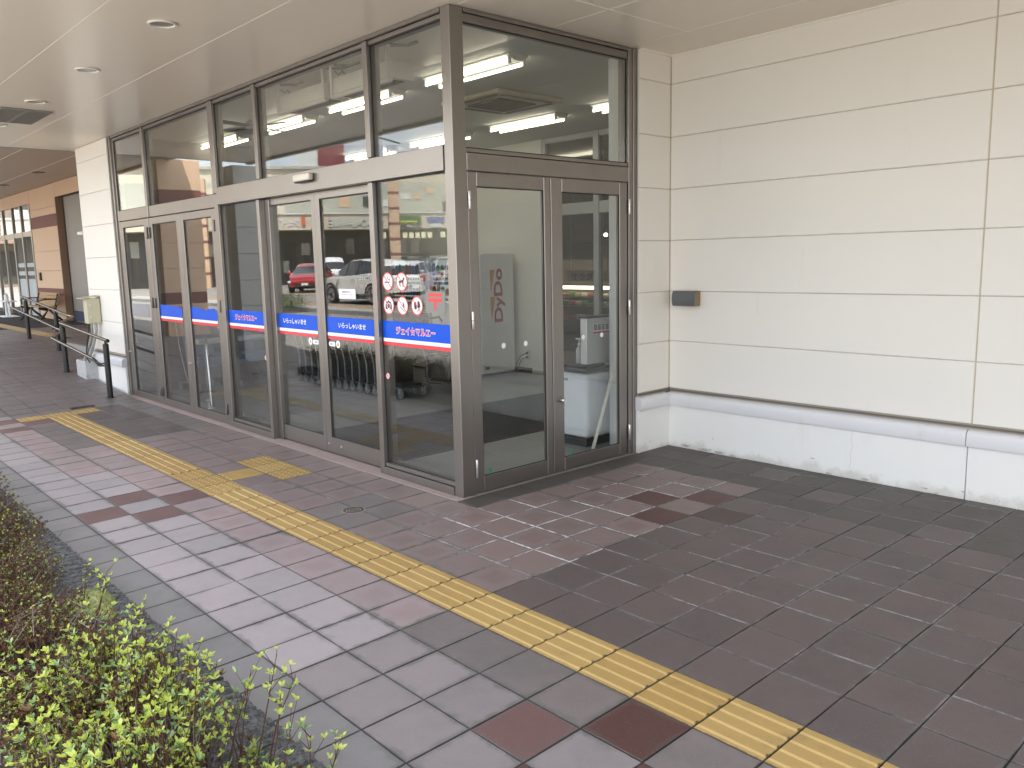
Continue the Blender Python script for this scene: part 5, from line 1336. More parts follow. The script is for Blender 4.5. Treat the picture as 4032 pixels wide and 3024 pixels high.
# ------------------------------------------------------------------ ramp handrail, meter box, concrete block
hr = thing('handrail', (-8.68, .96, gz(-8.68, .96)), 'dark brown two level handrail with black posts along the ramp', 'handrail')
def post(x, y, top, parent):
    z = gz(x, y)
    q = MB(); q.tube([(x, y, z - .02), (x, y, top - .075)], .038, 16); q.lathe([(.043, z + .001), (.06, z + .004), (.06, z + .001)], (x, y, 0), 18)
    q.lathe([(.038, top - .075), (.030, top - .060), (.016, top - .055), (.016, top - .015)], (x, y, 0), 16); q.build('post', BLACKP, parent, smooth=40)
u1 = [(-8.56, .965, .815), (-11.05, 1.02, .945)]; u2 = [(-12.30, 1.47, .985), (-15.55, 1.46, 1.26)]
l1 = [(-9.02, .89, .545), (-11.35, .95, .700)]; l2 = [(-12.80, 1.40, .74), (-16.05, 1.39, 1.02)]
def lerp3(a, b, f): return tuple(a[i] + (b[i] - a[i]) * f for i in range(3))
for (p_, line) in (((-8.68, .968), u1), ((-10.95, 1.018), u1), ((-13.15, 1.468), u2), ((-15.25, 1.46), u2)):
    f = (p_[0] - line[0][0]) / (line[1][0] - line[0][0]); post(p_[0], p_[1], lerp3(line[0], line[1], f)[2] + .01, hr)
for nm, ln in (('upper_rail', u1), ('upper_rail', u2), ('lower_rail', l1), ('lower_rail', l2)):
    q = MB(); q.tube(ln, .0225, 12); q.build(nm, BROWNR, hr, smooth=60)
for e in (u1[0],):
    q = MB(); q.lathe([(.010, -.03), (.024, -.026), (.027, -.01), (.024, .004)], (0, 0, 0), 14, mtx=Matrix.Translation(e) @ Matrix.Rotation(radians(90), 4, 'Y')); q.build('end_cap', BLACKP, hr, smooth=50)
for a, b in ((u1[1], u2[0]), (l1[1], l2[0])):
    q = MB(); q.tube([a, lerp3(a, b, .12), lerp3(a, (b[0] + .3, b[1], b[2]), .9), b], .0225, 12); q.build('link_rail', BROWNR, hr, smooth=60)
for (p_, line, ln) in (((-8.68, .968), l1, l1), ((-10.95, 1.018), l1, l1), ((-13.15, 1.468), l2, l2), ((-15.25, 1.46), l2, l2)):
    f = max(0, min(1, (p_[0] - ln[0][0]) / (ln[1][0] - ln[0][0]))); c = lerp3(ln[0], ln[1], f)
    q = MB(); q.tube([(p_[0], p_[1] - .036, c[2] - .04), (p_[0] - (.05 if f == 0 else 0), p_[1] - .065, c[2] - .045), (c[0] - .02, c[1], c[2] - .015)], .011, 8); q.build('bracket', BLACKP, hr, smooth=60)
q = MB(); q.tube([(l1[0]), (l1[0][0] + .10, l1[0][1] + .0, l1[0][2] - .02), (l1[0][0] + .14, l1[0][1] + .03, l1[0][2] - .08), (-8.72, .935, .47)], [.0225, .022, .02, .011], 10); q.build('bracket', BLACKP, hr, smooth=60)

METER = M('meter_box_cream', (.50, .47, .33), .45, 0, .06, 6, dirt=.35, dirtcol=(.25, .2, .12), dscale=8)
t = thing('meter_box', (-9.84, 1.17, 1.17), 'cream steel meter box with hinged cover mounted on the white wall end', 'meter box')
q = MB(); q.bbox(-9.935, -9.755, 1.075, 1.252, .985, 1.345, .004); q.build('case', METER, t)
q = MB(); q.prism([(1.0, 1.345), (1.255, 1.375), (1.255, 1.39), (.995, 1.362)], -9.965, -9.735, 'x'); q.build('hood', METER, t)
q = MB(); q.bbox(-9.7545, -9.748, 1.085, 1.235, 1.0, 1.335, .002); q.build('door_panel', METER, t)
for z in (1.08, 1.25):
    q = MB(); q.bbox(-9.7475, -9.735, 1.10, 1.12, z - .02, z + .02, .003); q.build('latch', STEEL, t)
    q = MB(); q.tube([(-9.745, 1.238, z - .03), (-9.745, 1.238, z + .03)], .006, 8); q.build('hinge', STEEL, t)
PIPE = M('grey_conduit', (.40, .39, .36), .5, .2, .1, 8, dirt=.4, dirtcol=(.15, .14, .12))
for (dx, r_, m_, pts) in ((0, .024, PIPE, [(-9.83, 1.19, .985), (-9.83, 1.19, .86), (-10.02, 1.16, .58), (-10.16, 1.14, .45), (-10.17, 1.13, .40)]), (0, .018, PIPE, [(-9.87, 1.15, .985), (-9.89, 1.15, .84), (-10.08, 1.12, .58), (-10.22, 1.10, .44), (-10.23, 1.09, .40)]), (0, .010, BLACKPL, [(-9.91, 1.12, .985), (-9.95, 1.12, .85), (-10.0, 1.10, .72), (-10.1, 1.10, .55), (-10.05, 1.09, .45), (-9.98, 1.1, .40)])):
    q = MB(); q.tube(pts, r_, 10); q.build('conduit', m_, t, smooth=60)
CONCP = M('painted_concrete', (.45, .45, .45), .8, 0, .2, 5, .2, 60, dirt=.85, dirtcol=(.14, .14, .13), dscale=6)
t = thing('concrete_block', (-10.35, 1.16, gz(-10.35, 1.1)), 'stained concrete upstand block at the foot of the white wall end', 'concrete block')
q = MB(); q.bbox(-10.60, -10.135, 1.075, 1.255, gz(-10.2, 1) - .08, .405, .006); q.build('body', CONCP, t)
# low dividing wall beyond, edge of the upper floor
t = thing('step_wall', (-12.5, 1.8, .2), 'low concrete edge between the ramp and the upper walk behind the handrail', 'low wall')
q = MB(); q.bbox(-14.55, -10.62, 1.70, 1.80, -.05, .435, .006); q.build('body', CONC, t)
q = MB(); q.box(-14.55, -10.62, 1.81, 3.45, .40, .43); tag(q.build('upper_landing', TM['mid'], pave))

# ------------------------------------------------------------------ the upper store on the left
PEACH = M('peach_siding', (.66, .46, .31), .6, 0, .03, 1.0, .05, 70); MAROON = M('maroon_siding', (.16, .04, .035), .6, 0, .04, 2)
PCH2 = M('peach_soffit', (.50, .42, .35), .5, 0, .03, 1)
FZ = .425; WYP = 3.5
wing = thing('peach_store', (-22, WYP, FZ), 'peach coloured store front with maroon bands at the far left', 'store')
zb_ = [.43, 1.10, 1.268, 1.745, 2.263, 2.90, 3.205, 3.40, 3.97]
def pcol(k): return MAROON if k in (1, 5) else PEACH
for (x0, x1) in ((-23.24, -20.62), (-18.40, -14.0)):
    for k in range(len(zb_) - 1):
        q = MB(); panel_y(q, x0, x1, zb_[k] + .002, zb_[k + 1] - .002, WYP); q.build('wall_panel', pcol(k), wing)
for (x0, x1) in ((-30.2, -23.26), (-20.6, -18.42)):
    q = MB(); panel_y(q, x0, x1, 3.612, 3.97, WYP); q.build('wall_panel', PEACH, wing)
q = MB(); q.box(-23.24, -20.62, WYP + .021, WYP + .25, .3, 3.98); q.box(-18.40, -10.2, WYP + .021, WYP + .25, .3, 3.98); q.box(-30.2, -23.24, WYP + .021, WYP + .25, 3.615, 3.98); q.box(-20.62, -18.4, WYP + .021, WYP + .25, 3.615, 3.98); q.build('backing', JOINTD, wing)
BROWNJ = M('brown_reveal', (.30, .20, .13), .6)
q = MB(); q.box(-20.618, -20.60, WYP + .005, WYP + .19, .43, 3.61); q.build('reveal', BROWNJ, wing)
q = MB(); q.box(-18.42, -18.402, WYP + .005, WYP + .19, .43, 3.61); q.build('reveal', BROWNJ, wing)
SHUT = M('grey_shutter_paint', (.27, .25, .225), .5, 0, .04, 2)
q = MB(); q.bbox(-20.40, -18.42, WYP + .15, WYP + .19, .70, 3.60, .004); q.build('steel_door', SHUT, wing)
q = MB(); q.box(-20.60, -20.40, WYP + .17, WYP + .19, .43, 3.61); q.build('door_gap', GASKET, wing)
q = MB(); q.bbox(-20.40, -18.42, WYP + .14, WYP + .19, .46, .69, .004); q.build('kick_plate', M('navy_kick', (.03, .045, .09), .5), wing)
q = MB(); q.bbox(-22.80, -22.68, WYP - .05, WYP - .001, 1.48, 1.70, .006); q.build('switch_box', BLACKPL, wing)
# shop front of that store
for x in (-23.34, -24.42, -25.50, -26.75, -28.0, -29.2):
    q = MB(); q.bbox(x - .06, x + .06, WYP - .01, WYP + .10, .43, 3.61, .004); q.build('mullion', FRAME, wing)
xs_ = [-23.34, -24.42, -25.50, -26.75, -28.0, -29.2]
FROST = M('frosted_film', (.46, .50, .52), .6, 0, .06, 1.5)
for a, b in zip(xs_[1:], xs_[:-1]):
    q = MB(); q.bbox(a + .062, b - .062, WYP, WYP + .09, 2.72, 2.87, .004); q.build('rail', FRAME, wing)
    q = MB(); q.box(a + .062, b - .062, WYP + .03, WYP + .036, .45, 2.72); f = q.build('pane', GLASS, wing)
    q = MB(); q.box(a + .062, b - .062, WYP + .03, WYP + .036, 2.87, 3.60); q.build('pane', GLASS, wing)
    if a > -26:
        q = MB(); q.box(a + .065, b - .065, WYP + .0285, WYP + .0295, .46, 1.52)
        q.box(a + .065, b - .065, WYP + .0285, WYP + .0295, 1.62, 1.74); q.box(a + .065, b - .065, WYP + .0285, WYP + .0295, 1.86, 1.98); q.build('frosted_band', FROST, f)
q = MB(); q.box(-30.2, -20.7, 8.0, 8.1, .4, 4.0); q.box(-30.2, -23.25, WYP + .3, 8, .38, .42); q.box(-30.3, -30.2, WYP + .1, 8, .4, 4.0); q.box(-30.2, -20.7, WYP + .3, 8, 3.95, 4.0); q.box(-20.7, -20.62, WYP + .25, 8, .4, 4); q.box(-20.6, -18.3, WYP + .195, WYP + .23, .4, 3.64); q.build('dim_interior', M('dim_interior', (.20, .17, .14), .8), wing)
q = MB(); q.box(-24.3, -23.5, 4.2, 4.3, .44, 2.6); q.build('interior_panel', MAROON, wing)
for k in range(3):
    q = MB(); q.box(-29 + k * 2.2, -27.8 + k * 2.2, 5.2, 5.28, 3.45, 3.52); q.build('lit_tube', TUBE, wing)
up = struct('upper_soffit', (-20, 1, 3.97))
q = MB(); q.box(-32, -10.62, -1.39, 3.52, 3.98, 4.02); q.build('soffit_sheet', PCH2, up)
for y in (-.5, .5, 1.5, 2.5): q = MB(); q.box(-32, -10.62, y - .004, y + .004, 3.976, 3.981); q.build('joiner_strip', SOFFITJ, up)
t = thing('upper_roof', (-21, -1.4, 3.9), 'peach fascia and roof over the upper walk at the left', 'canopy')
q = MB(); q.box(-32, -10.64, -1.47, -1.395, 3.92, 4.9); q.build('fascia', PEACH, t)
q = MB(); q.box(-32, -10.64, -1.39, 8.2, 4.35, 4.5); q.build('roof_slab', FASC, t)
for (x, y, lb_) in ((-18.3, 2.65, 'small dark recessed light in the peach soffit nearer the white wall'), (-21.9, 2.65, 'small dark recessed light in the peach soffit farther left')):
    t = thing('downlight', (x, y, 3.97), lb_, 'ceiling light', 'recessed lights over the upper walk')
    q = MB(); q.lathe([(.13, 3.979), (.14, 3.965), (.11, 3.962), (.10, 3.978)], (x, y, 0), 24, caps=False); q.build('trim_ring', M('dark_light_trim', (.2, .18, .15), .5), t); q = MB(); q.lathe([(.1, 3.972), (.09, 3.978)], (x, y, 0), 20); q.build('lens', M('unlit_lens'), t)
# canopy piers along the walk (their images stand in the shop glass)
def pier_box(name, x0, x1, y0, y1, z0, z1, label, bands, mat_):
    t = thing(name, ((x0 + x1) / 2, (y0 + y1) / 2, z0), label, 'pillar')
    for k in range(len(bands) - 1):
        m_ = mat_[k] if isinstance(mat_, list) else mat_
        q = MB(); q.bbox(x0, x1, y0, y1, bands[k] + .003, bands[k + 1] - .003, .006); q.build('cladding_panel', m_, t)
    q = MB(); q.box(x0 + .02, x1 - .02, y0 + .02, y1 - .02, z0 - .2, z1); q.build('core', JOINTD, t); return t
GREYW = M('grey_white_cladding', (.55, .555, .54), .5, 0, .03, 2)
pier_box('canopy_pillar', -11.34, -10.83, -1.69, -1.25, .1, 3.5, 'grey white clad canopy pillar standing at the kerb', [-.05, .60, 1.06, 1.52, 1.98, 2.44, 2.9, 3.5], GREYW)
pier_box('store_pillar', -14.80, -14.26, -2.08, -1.20, .3, 3.96, 'broad peach pillar with maroon bands at the kerb of the upper store', [.2, 1.01, 1.24, 1.745, 2.263, 2.90, 3.34, 3.96], [PEACH, MAROON, PEACH, PEACH, PEACH, MAROON, PEACH])
# bench by the peach wall
WOODB = M('bench_wood', (.42, .27, .13), .55, 0, .15, 12); CAST = M('black_cast_iron', (.018, .02, .02), .45)
t = thing('bench', (-21.5, 3.15, FZ), 'wooden slatted bench with black iron ends against the peach wall', 'bench')
for k in range(4):
    z = .86 + k * .082; y = 3.26 + k * .022
    q = MB(); q.bbox(-22.45, -20.45, y, y + .03, z, z + .07, .006); q.build('back_slat', WOODB, t)
for k in range(4):
    y = 2.84 + k * .105
    q = MB(); q.bbox(-22.45, -20.45, y, y + .09, .815 - k * .006, .845 - k * .006, .006); q.build('seat_slat', WOODB, t)
for x in (-22.40, -20.50):
    q = MB()
    q.tube([(x, 2.80, FZ), (x, 2.96, .62), (x, 3.05, .74), (x, 2.86, .80)], [.025, .03, .035, .03], 8); q.tube([(x, 3.42, FZ), (x, 3.20, .62), (x, 3.1, .74), (x, 3.24, .82), (x, 3.32, 1.16)], [.025, .03, .035, .035, .025], 8)
    q.tube([(x, 2.84, .80), (x, 3.26, .79)], .025, 8); q.build('end_frame', CAST, t, smooth=60)
    q = MB(); q.tube([(x, 2.88, .82), (x, 2.86, .98), (x, 3.0, 1.02), (x, 3.28, 1.02)], .016, 8); q.build('armrest', CAST, t, smooth=60)
q = MB(); q.tube([(-21.45, 3.24, .8), (-21.45, 2.9, 1.0), (-21.45, 3.28, 1.02)], .012, 6); q.build('divider', CAST, t, smooth=60)
t = thing('sanitiser_stand', (-24.8, 3.0, FZ), 'white stand with a pump bottle before the far glass front', 'stand')
q = MB(); q.bbox(-25.35, -24.25, 2.85, 3.15, .87, .90, .006); q.build('top', WHITEP, t)
for x in (-25.0, -24.6): q = MB(); q.tube([(x, 3.0, .44), (x, 3.0, .87)], .035, 8); q.build('leg', WHITEP, t)
q = MB(); q.bbox(-25.3, -24.3, 2.8, 3.2, .428, .452, .006); q.build('base', WHITEP, t)
q = MB(); q.lathe([(.06, .901), (.06, 1.06), (.02, 1.09), (.02, 1.13)], (-24.85, 3.0, 0), 12); q.build('pump_bottle', WHITEP, t, smooth=40)

# ------------------------------------------------------------------ parking lot across the kerb (seen mirrored in the shop glass)
LZ = .362
WLINE = M('white_road_paint', (.75, .75, .72), .7, 0, .08, 6); OLINE = M('orange_road_paint', (.62, .28, .05), .7, 0, .1, 6)
mk = struct('lot_marking', (-20, -10, LZ))
def strip(name, a, b, w_, m_, z=LZ + .004):
    d = Vector((b[0] - a[0], b[1] - a[1], 0)); n_ = Vector((-d.y, d.x, 0)).normalized() * w_ / 2
    q = MB(); q.add([(a[0] - n_.x, a[1] - n_.y, z), (b[0] - n_.x, b[1] - n_.y, z), (b[0] + n_.x, b[1] + n_.y, z), (a[0] + n_.x, a[1] + n_.y, z)], [(0, 1, 2, 3)]); q.build(name, m_, mk)
strip('edge_line', (-40, -9.0), (-14.7, -8.7), .16, WLINE); strip('edge_line', (-40, -9.5), (-14.7, -9.2), .28, OLINE)
for k in range(8): strip('dash_line', (-39 + k * 2.6, -12.6), (-37.4 + k * 2.6, -12.6), .22, WLINE)
for k in range(7): strip('hatch_line', (-40 + k * 1.4, -15.2), (-38.8 + k * 1.4, -13.6), .16, OLINE)
strip('edge_line', (-42, -13.5), (-30, -13.5), .14, OLINE)
for k in range(9): strip('bay_line', (-44 + k * 2.8, -19.5), (-44 + k * 2.8, -14.6), .13, WLINE)
isl = thing('kerb_island', (-24, -7.2, LZ), 'pale concrete kerb island along the driving lane', 'kerb island')
q = MB(); q.bbox(-42, -14.7, -7.6, -6.9, LZ - .05, LZ + .13, .02); q.build('body', KERBL, isl)
bush = thing('box_hedge', (-20.6, -6.6, LZ), 'small clipped green hedge beside the lane', 'hedge')
q = MB(); rnd = random.Random(12)
for _ in range(5200):
    p_ = Vector((rnd.uniform(-22.2, -19.0), rnd.uniform(-7.0, -6.2), LZ + .1 + rnd.uniform(0, .40)))
    leaf(q, p_, Vector((rnd.uniform(-1, 1), rnd.uniform(-1, 1), rnd.uniform(0, 1))), Vector((0, 0, 1)), .045, .026, 0)
tag(q.build('leaves', leaf_mat('hedge_leaf', (.05, .09, .02), (.10, .16, .035), .2), bush, recalc=False), kind='stuff')

def paint(name, col, metal=.2): return M('car_paint_' + name, col, .22, metal, .01, 1, coat=1.0)
TYRE = M('tyre_rubber', (.02, .02, .02), .8); RIM = M('alloy_rim', (.45, .45, .46), .3, .9); LAMPC = M('headlamp_glass', (.7, .72, .75), .08, .3); LAMPR = M('tail_lamp_red', (.45, .02, .02), .15); PLATE = M('number_plate', (.75, .75, .7), .4); TRIM = M('black_trim', (.02, .02, .022), .5)
def make_car(label, col, prof, L, W, loc, head, win=None, rimr=.22, clad=False, metal=.2, cname='car'):
    """body lofted from a side profile: list of (x/L, z_bottom, z_belt, z_roof, half width factor)"""
    root = thing('parked_car', (0, 0, 0), label, 'car', 'cars in the parking lot across the lane')
    pm = paint(cname, col, metal); hw = W / 2
    q = MB(); n = len(prof); rows = []
    for (fx, zb, zl, zt, kf) in prof:
        x = (fx - .5) * L; w_ = hw * kf; roof = zt > zl + .06
        rw = w_ * (.74 if roof else .93)
        rows.append([(x, -w_ * .90, zb), (x, -w_, zb + .14), (x, -w_, zl - .16), (x, -w_ * .965, zl), (x, -rw, max(zt - .05, zl + .005)), (x, -rw * .82, zt), (x, 0, zt + .018), (x, rw * .82, zt), (x, rw, max(zt - .05, zl + .005)), (x, w_ * .965, zl), (x, w_, zl - .16), (x, w_, zb + .14), (x, w_ * .90, zb)])
    m = 13; V = [p for r_ in rows for p in r_]; F = []
    glass_idx = []
    for a in range(n - 1):
        cab = prof[a][3] > prof[a][2] + .06 and prof[a + 1][3] > prof[a + 1][2] + .06
        scr_ = (prof[a][3] > prof[a][2] + .06) != (prof[a + 1][3] > prof[a + 1][2] + .06)
        for b in range(m - 1):
            f = (a * m + b, (a + 1) * m + b, (a + 1) * m + b + 1, a * m + b + 1)
            mi = 0
            if cab and b in (3, 8): mi = 1
            if scr_ and b in (4, 5, 6, 7): mi = 1
            if scr_ and b in (3, 8): mi = 1
            q.add([], []); q.f.append(f); q.m.append(mi)
        q.f.append((a * m + 12, (a + 1) * m + 12, (a + 1) * m, a * m)); q.m.append(2)
    q.v = V
    q.f.append(tuple(range(m))); q.m.append(0); q.f.append(tuple(range((n - 1) * m, n * m))[::-1]); q.m.append(0)
    q.build('body', [pm, CARGLASS, TRIM], root, smooth=28)
    # pillars between the windows
    q = MB()
    cabs = [k for k in range(n) if prof[k][3] > prof[k][2] + .06]
    for k in cabs[1:-1]:
        x = rows[k][0][0]
        for s_ in (3, 8):
            a, b = Vector(rows[k][s_]), Vector(rows[k][s_ + 1]); o_ = Vector((0, -.006 if s_ == 3 else .006, 0)); 
            q.add([a + o_ + Vector((-.035, 0, 0)), a + o_ + Vector((.035, 0, 0)), b + o_ + Vector((.03, 0, 0)), b + o_ + Vector((-.03, 0, 0))], [(0, 1, 2, 3)])
    q.build('pillars', TRIM if clad else pm, root, recalc=False)
    wr = .32; xf, xr = L * .5 - L * .195, -L * .5 + L * .20
    for x in (xf, xr):
        for s_ in (-1, 1):
            y = s_ * (hw - .10)
            q = MB(); q.lathe([(.20, -.105), (wr - .02, -.11), (wr, -.08), (wr, .08), (wr - .02, .11), (.20, .105)], (x, y, wr), 26, axis='y'); wh = q.build('wheel', TYRE, root, smooth=40)
            q = MB(); yo = y + s_ * .106
            q.lathe([(rimr, yo), (rimr - .02, yo + s_ * .004), (rimr - .03, yo - s_ * .03), (.05, yo - s_ * .03), (.04, yo + s_ * .0)], (x, 0, wr), 24, axis='y')
            for a in range(5):
                an = a * 1.2566; dx, dz = cos(an), sin(an)
                q.add([(x + dx * .04 - dz * .03, yo, wr + dz * .04 + dx * .03), (x + dx * .04 + dz * .03, yo, wr + dz * .04 - dx * .03), (x + dx * (rimr - .015) + dz * .022, yo, wr + dz * (rimr - .015) - dx * .022), (x + dx * (rimr - .015) - dz * .022, yo, wr + dz * (rimr - .015) + dx * .022)], [(0, 1, 2, 3)])
            q.build('rim', RIM, wh)
            q = MB(); N_ = 16; R0, R1 = wr + .02, wr + (.10 if clad else .045)
            vs = []
            for rr_ in (R0, R1):
                for k in range(N_ + 1):
                    an = pi * k / N_; vs.append((x + rr_ * cos(an), s_ * (hw + .012), wr + rr_ * sin(an)))
            q.add(vs, [(k, k + 1, N_ + 2 + k, N_ + 1 + k) for k in range(N_)]); q.build('wheel_arch', TRIM, root, recalc=False)
            q = MB(); q.add([(x, s_ * (hw + .006), wr)] + [(x + R0 * cos(2 * pi * k / 24), s_ * (hw + .006), max(.12, wr + R0 * sin(2 * pi * k / 24))) for k in range(24)], [(0, 1 + k, 1 + (k + 1) % 24) for k in range(24)]); 
            q.build('wheel_well', TRIM, root, recalc=False) if False else None
    zf, zr = prof[-2][2], prof[1][2]
    for s_ in (-1, 1):
        q = MB(); q.bbox(L / 2 - .26, L / 2 - .035, s_ * hw * .58, s_ * hw * .93, zf - .20, zf - .07, .03); q.build('headlight', LAMPC, root, smooth=50)
        q = MB(); q.bbox(-L / 2 + .012, -L / 2 + .16, s_ * hw * .66, s_ * hw * .945, zr - .24, zr - .02, .03); q.build('tail_light', LAMPR, root, smooth=50)
        mxx = (prof[cabs[-1]][0] - .5) * L
        q = MB(); q.bbox(mxx - .06, mxx + .10, s_ * (hw + .03), s_ * (hw + .20), prof[cabs[-1]][2] - .02, prof[cabs[-1]][2] + .13, .03); q.tube([(mxx, s_ * (hw - .05), prof[cabs[-1]][2]), (mxx, s_ * (hw + .06), prof[cabs[-1]][2] + .03)], .02, 6); q.build('mirror', pm, root, smooth=50)
    q = MB(); q.bbox(L / 2 - .02, L / 2 + .012, -.45, .45, .32, .50, .01); q.build('grille', TRIM, root)
    q = MB(); q.box(L / 2 + .013, L / 2 + .02, -.16, .16, .38, .50); q.box(-L / 2 - .012, -L / 2 - .004, -.16, .16, .62, .74); q.build('number_plate', PLATE, root)
    if clad:
        q = MB()
        for s_ in (-1, 1): q.bbox(xr + .36, xf - .36, s_ * (hw - .02), s_ * (hw + .014), .20, .36, .01)
        q.build('sill_cladding', TRIM, root)
    for s_ in (-1, 1):
        pass
    q = MB()
    for k in cabs[1:-1][:2]:
        x = rows[k][0][0]
        for s_ in (-1, 1): q.bbox(x + .10, x + .26, s_ * (hw + .001), s_ * (hw + .028), prof[k][2] - .14, prof[k][2] - .11, .006)
    q.build('door_handle', pm, root)
    root.location = loc; root.rotation_euler = (0, 0, radians(head)); ORG[root.name] = tuple(loc); return root
SUV = [(0, .42, .86, .86, .80), (.03, .34, .98, .99, .90), (.07, .24, 1.06, 1.30, .95), (.20, .2, 1.08, 1.49, 1.0), (.42, .2, 1.0, 1.55, 1.0), (.58, .2, .98, 1.52, 1.0), (.66, .2, .97, 1.40, 1.0), (.77, .2, .97, .99, .98), (.90, .24, .90, .91, .93), (.975, .3, .78, .79, .84), (1, .36, .66, .67, .74)]
HATCH = [(0, .36, .80, .80, .80), (.03, .28, .92, .93, .90), (.09, .2, .98, 1.22, .95), (.24, .18, .96, 1.40, 1.0), (.44, .18, .93, 1.45, 1.0), (.57, .18, .92, 1.40, 1.0), (.64, .18, .92, 1.28, 1.0), (.76, .18, .91, .93, .98), (.90, .22, .82, .83, .93), (.975, .26, .68, .69, .84), (1, .32, .56, .57, .74)]
WAGON = [(0, .36, .90, .90, .86), (.015, .28, 1.0, 1.02, .92), (.05, .2, 1.02, 1.52, .96), (.22, .18, .99, 1.62, 1.0), (.46, .18, .97, 1.66, 1.0), (.64, .18, .96, 1.60, 1.0), (.73, .18, .96, 1.38, 1.0), (.84, .18, .95, .98, .98), (.94, .22, .84, .85, .93), (.985, .26, .68, .69, .86), (1, .32, .56, .57, .78)]
VAN = [(0, .36, 1.0, 1.0, .9), (.012, .28, 1.06, 1.1, .94), (.03, .2, 1.08, 1.72, .98), (.25, .18, 1.06, 1.82, 1.0), (.52, .18, 1.05, 1.84, 1.0), (.74, .18, 1.05, 1.78, 1.0), (.83, .18, 1.05, 1.5, 1.0), (.92, .18, 1.02, 1.06, .98), (.97, .22, .86, .87, .93), (.99, .26, .68, .69, .88), (1, .32, .56, .57, .82)]
def lot(x42, y42):
    return x42, y42
make_car('white crossover with black lower cladding parked nearest the lane', (.78, .78, .74), SUV, 4.35, 1.8, (-21.75, -10.95, LZ), 180, clad=True, cname='pearl_white', metal=.05)
make_car('red hatchback facing the lane in the first bay row', (.42, .012, .018), HATCH, 4.45, 1.8, (-35.6, -16.2, LZ), 38, cname='soul_red', metal=.4)
make_car('pale lilac hatchback behind the white crossover', (.55, .47, .56), HATCH, 4.1, 1.72, (-27.8, -16.9, LZ), 62, cname='lilac', metal=.3)
make_car('white estate car with tall tail lamps in the rear row', (.80, .80, .80), WAGON, 4.6, 1.78, (-30.5, -21.8, LZ), 175, cname='white', metal=.02)
make_car('white box van shaped car behind the red hatchback', (.80, .81, .82), VAN, 3.9, 1.6, (-43.8, -22.0, LZ), 15, cname='cool_white', metal=.02)
make_car('dark grey saloon parked between the white cars', (.04, .042, .045), HATCH, 4.5, 1.78, (-38.2, -22.3, LZ), 70, cname='dark_grey', metal=.5)
make_car('silver grey minivan parked at the near end of the row', (.30, .31, .31), VAN, 4.7, 1.75, (-18.6, -14.4, LZ), 178, cname='silver_grey', metal=.6)
make_car('bright red small car behind the silver minivan', (.60, .05, .05), HATCH, 3.8, 1.65, (-22.6, -17.8, LZ), 160, cname='bright_red', metal=.1)
make_car('blue grey small car at the far left of the lot', (.35, .42, .45), WAGON, 3.7, 1.6, (-47.5, -14.0, LZ), 10, cname='blue_grey', metal=.4)
make_car('maroon car in the rear row of the lot', (.22, .02, .02), HATCH, 4.3, 1.75, (-46, -27, LZ), 60, cname='maroon', metal=.3)
make_car('yellow taxi like car parked before the mall', (.70, .46, .05), HATCH, 4.4, 1.75, (-58, -20, LZ), 20, cname='yellow', metal=.05)
make_car('white small car behind the lilac hatchback', (.78, .78, .78), HATCH, 3.9, 1.65, (-25.2, -19.0, LZ), 70, cname='white', metal=.02)

# ------------------------------------------------------------------ mall building across the lot
mall = thing('mall_building', (-48.1, -26.2, LZ), 'long cream and peach mall building across the parking lot', 'building')
MO = Vector((-48.1, -26.2, 0)); MU = Vector((.5196, -.8544, 0)); MN = Vector((.8544, .5196, 0))
def mb_box(name, u0, u1, z0, z1, d0, d1, mat_, parent=mall):
    q = MB(); m4 = Matrix(((MU.x, MN.x, 0, MO.x), (MU.y, MN.y, 0, MO.y), (0, 0, 1, 0), (0, 0, 0, 1)))
    q.box(u0, u1, d0, d1, z0, z1, 0, m4); return q.build(name, mat_, parent)
MCRM = M('mall_cream', (.60, .55, .44), .7, 0, .04, .3); MGRN = M('mall_grey_green', (.42, .43, .37), .7, 0, .05, .3); MPCH = M('mall_peach', (.62, .43, .28), .7, 0, .04, .5); MBRG = M('mall_burgundy', (.20, .045, .055), .7, 0, .04, .5); MWIN = M('mall_window', (.06, .065, .06), .15); MDRK = M('arcade_shade', (.10, .095, .08), .7)
mb_box('main_wall', -26, 26, .3, 8.3, -12, -.5, MCRM)
mb_box('upper_wall', -26, 26, 5.1, 7.35, -.49, -.02, MGRN)
mb_box('roof_parapet', -26, 26, 8.3, 8.5, -12.2, -.3, MGRN)
mb_box('fascia', -26, 26, 4.06, 5.08, .2, 2.2, MCRM); mb_box('fascia_cap', -26, 26, 5.08, 5.16, .1, 2.3, M('cap_white', (.7, .7, .66), .5))
mb_box('arcade_back', -26, 26, .36, 4.05, -.3, .0, MDRK)
rnd = random.Random(6)
for k in range(26):
    u = -18 + k * 1.35; mb_box('shop_window', u, u + rnd.uniform(.7, 1.1), .7, 3.3, .002, .03, MWIN)
for k in range(30):
    u = rnd.uniform(-16, 14); w_ = rnd.uniform(.35, .9); z = rnd.choice((.9, 1.2, 2.4)); mb_box('poster', u, u + w_, z, z + rnd.uniform(.6, 1.1), .032, .05, M('poster_pale', (.45, .44, .38), .6))
for k in range(34):
    u = -14 + k * .9 + rnd.uniform(-.2, .2); z = rnd.choice((5.25, 5.7, 6.2, 6.6)); mb_box('facade_panel', u, u + rnd.uniform(.4, .85), z, z + rnd.uniform(.35, .9), -.019, .02 + rnd.uniform(0, .03), rnd.choice((MPCH, MCRM, MWIN, M('pale_panel', (.6, .62, .6), .6), MGRN)))
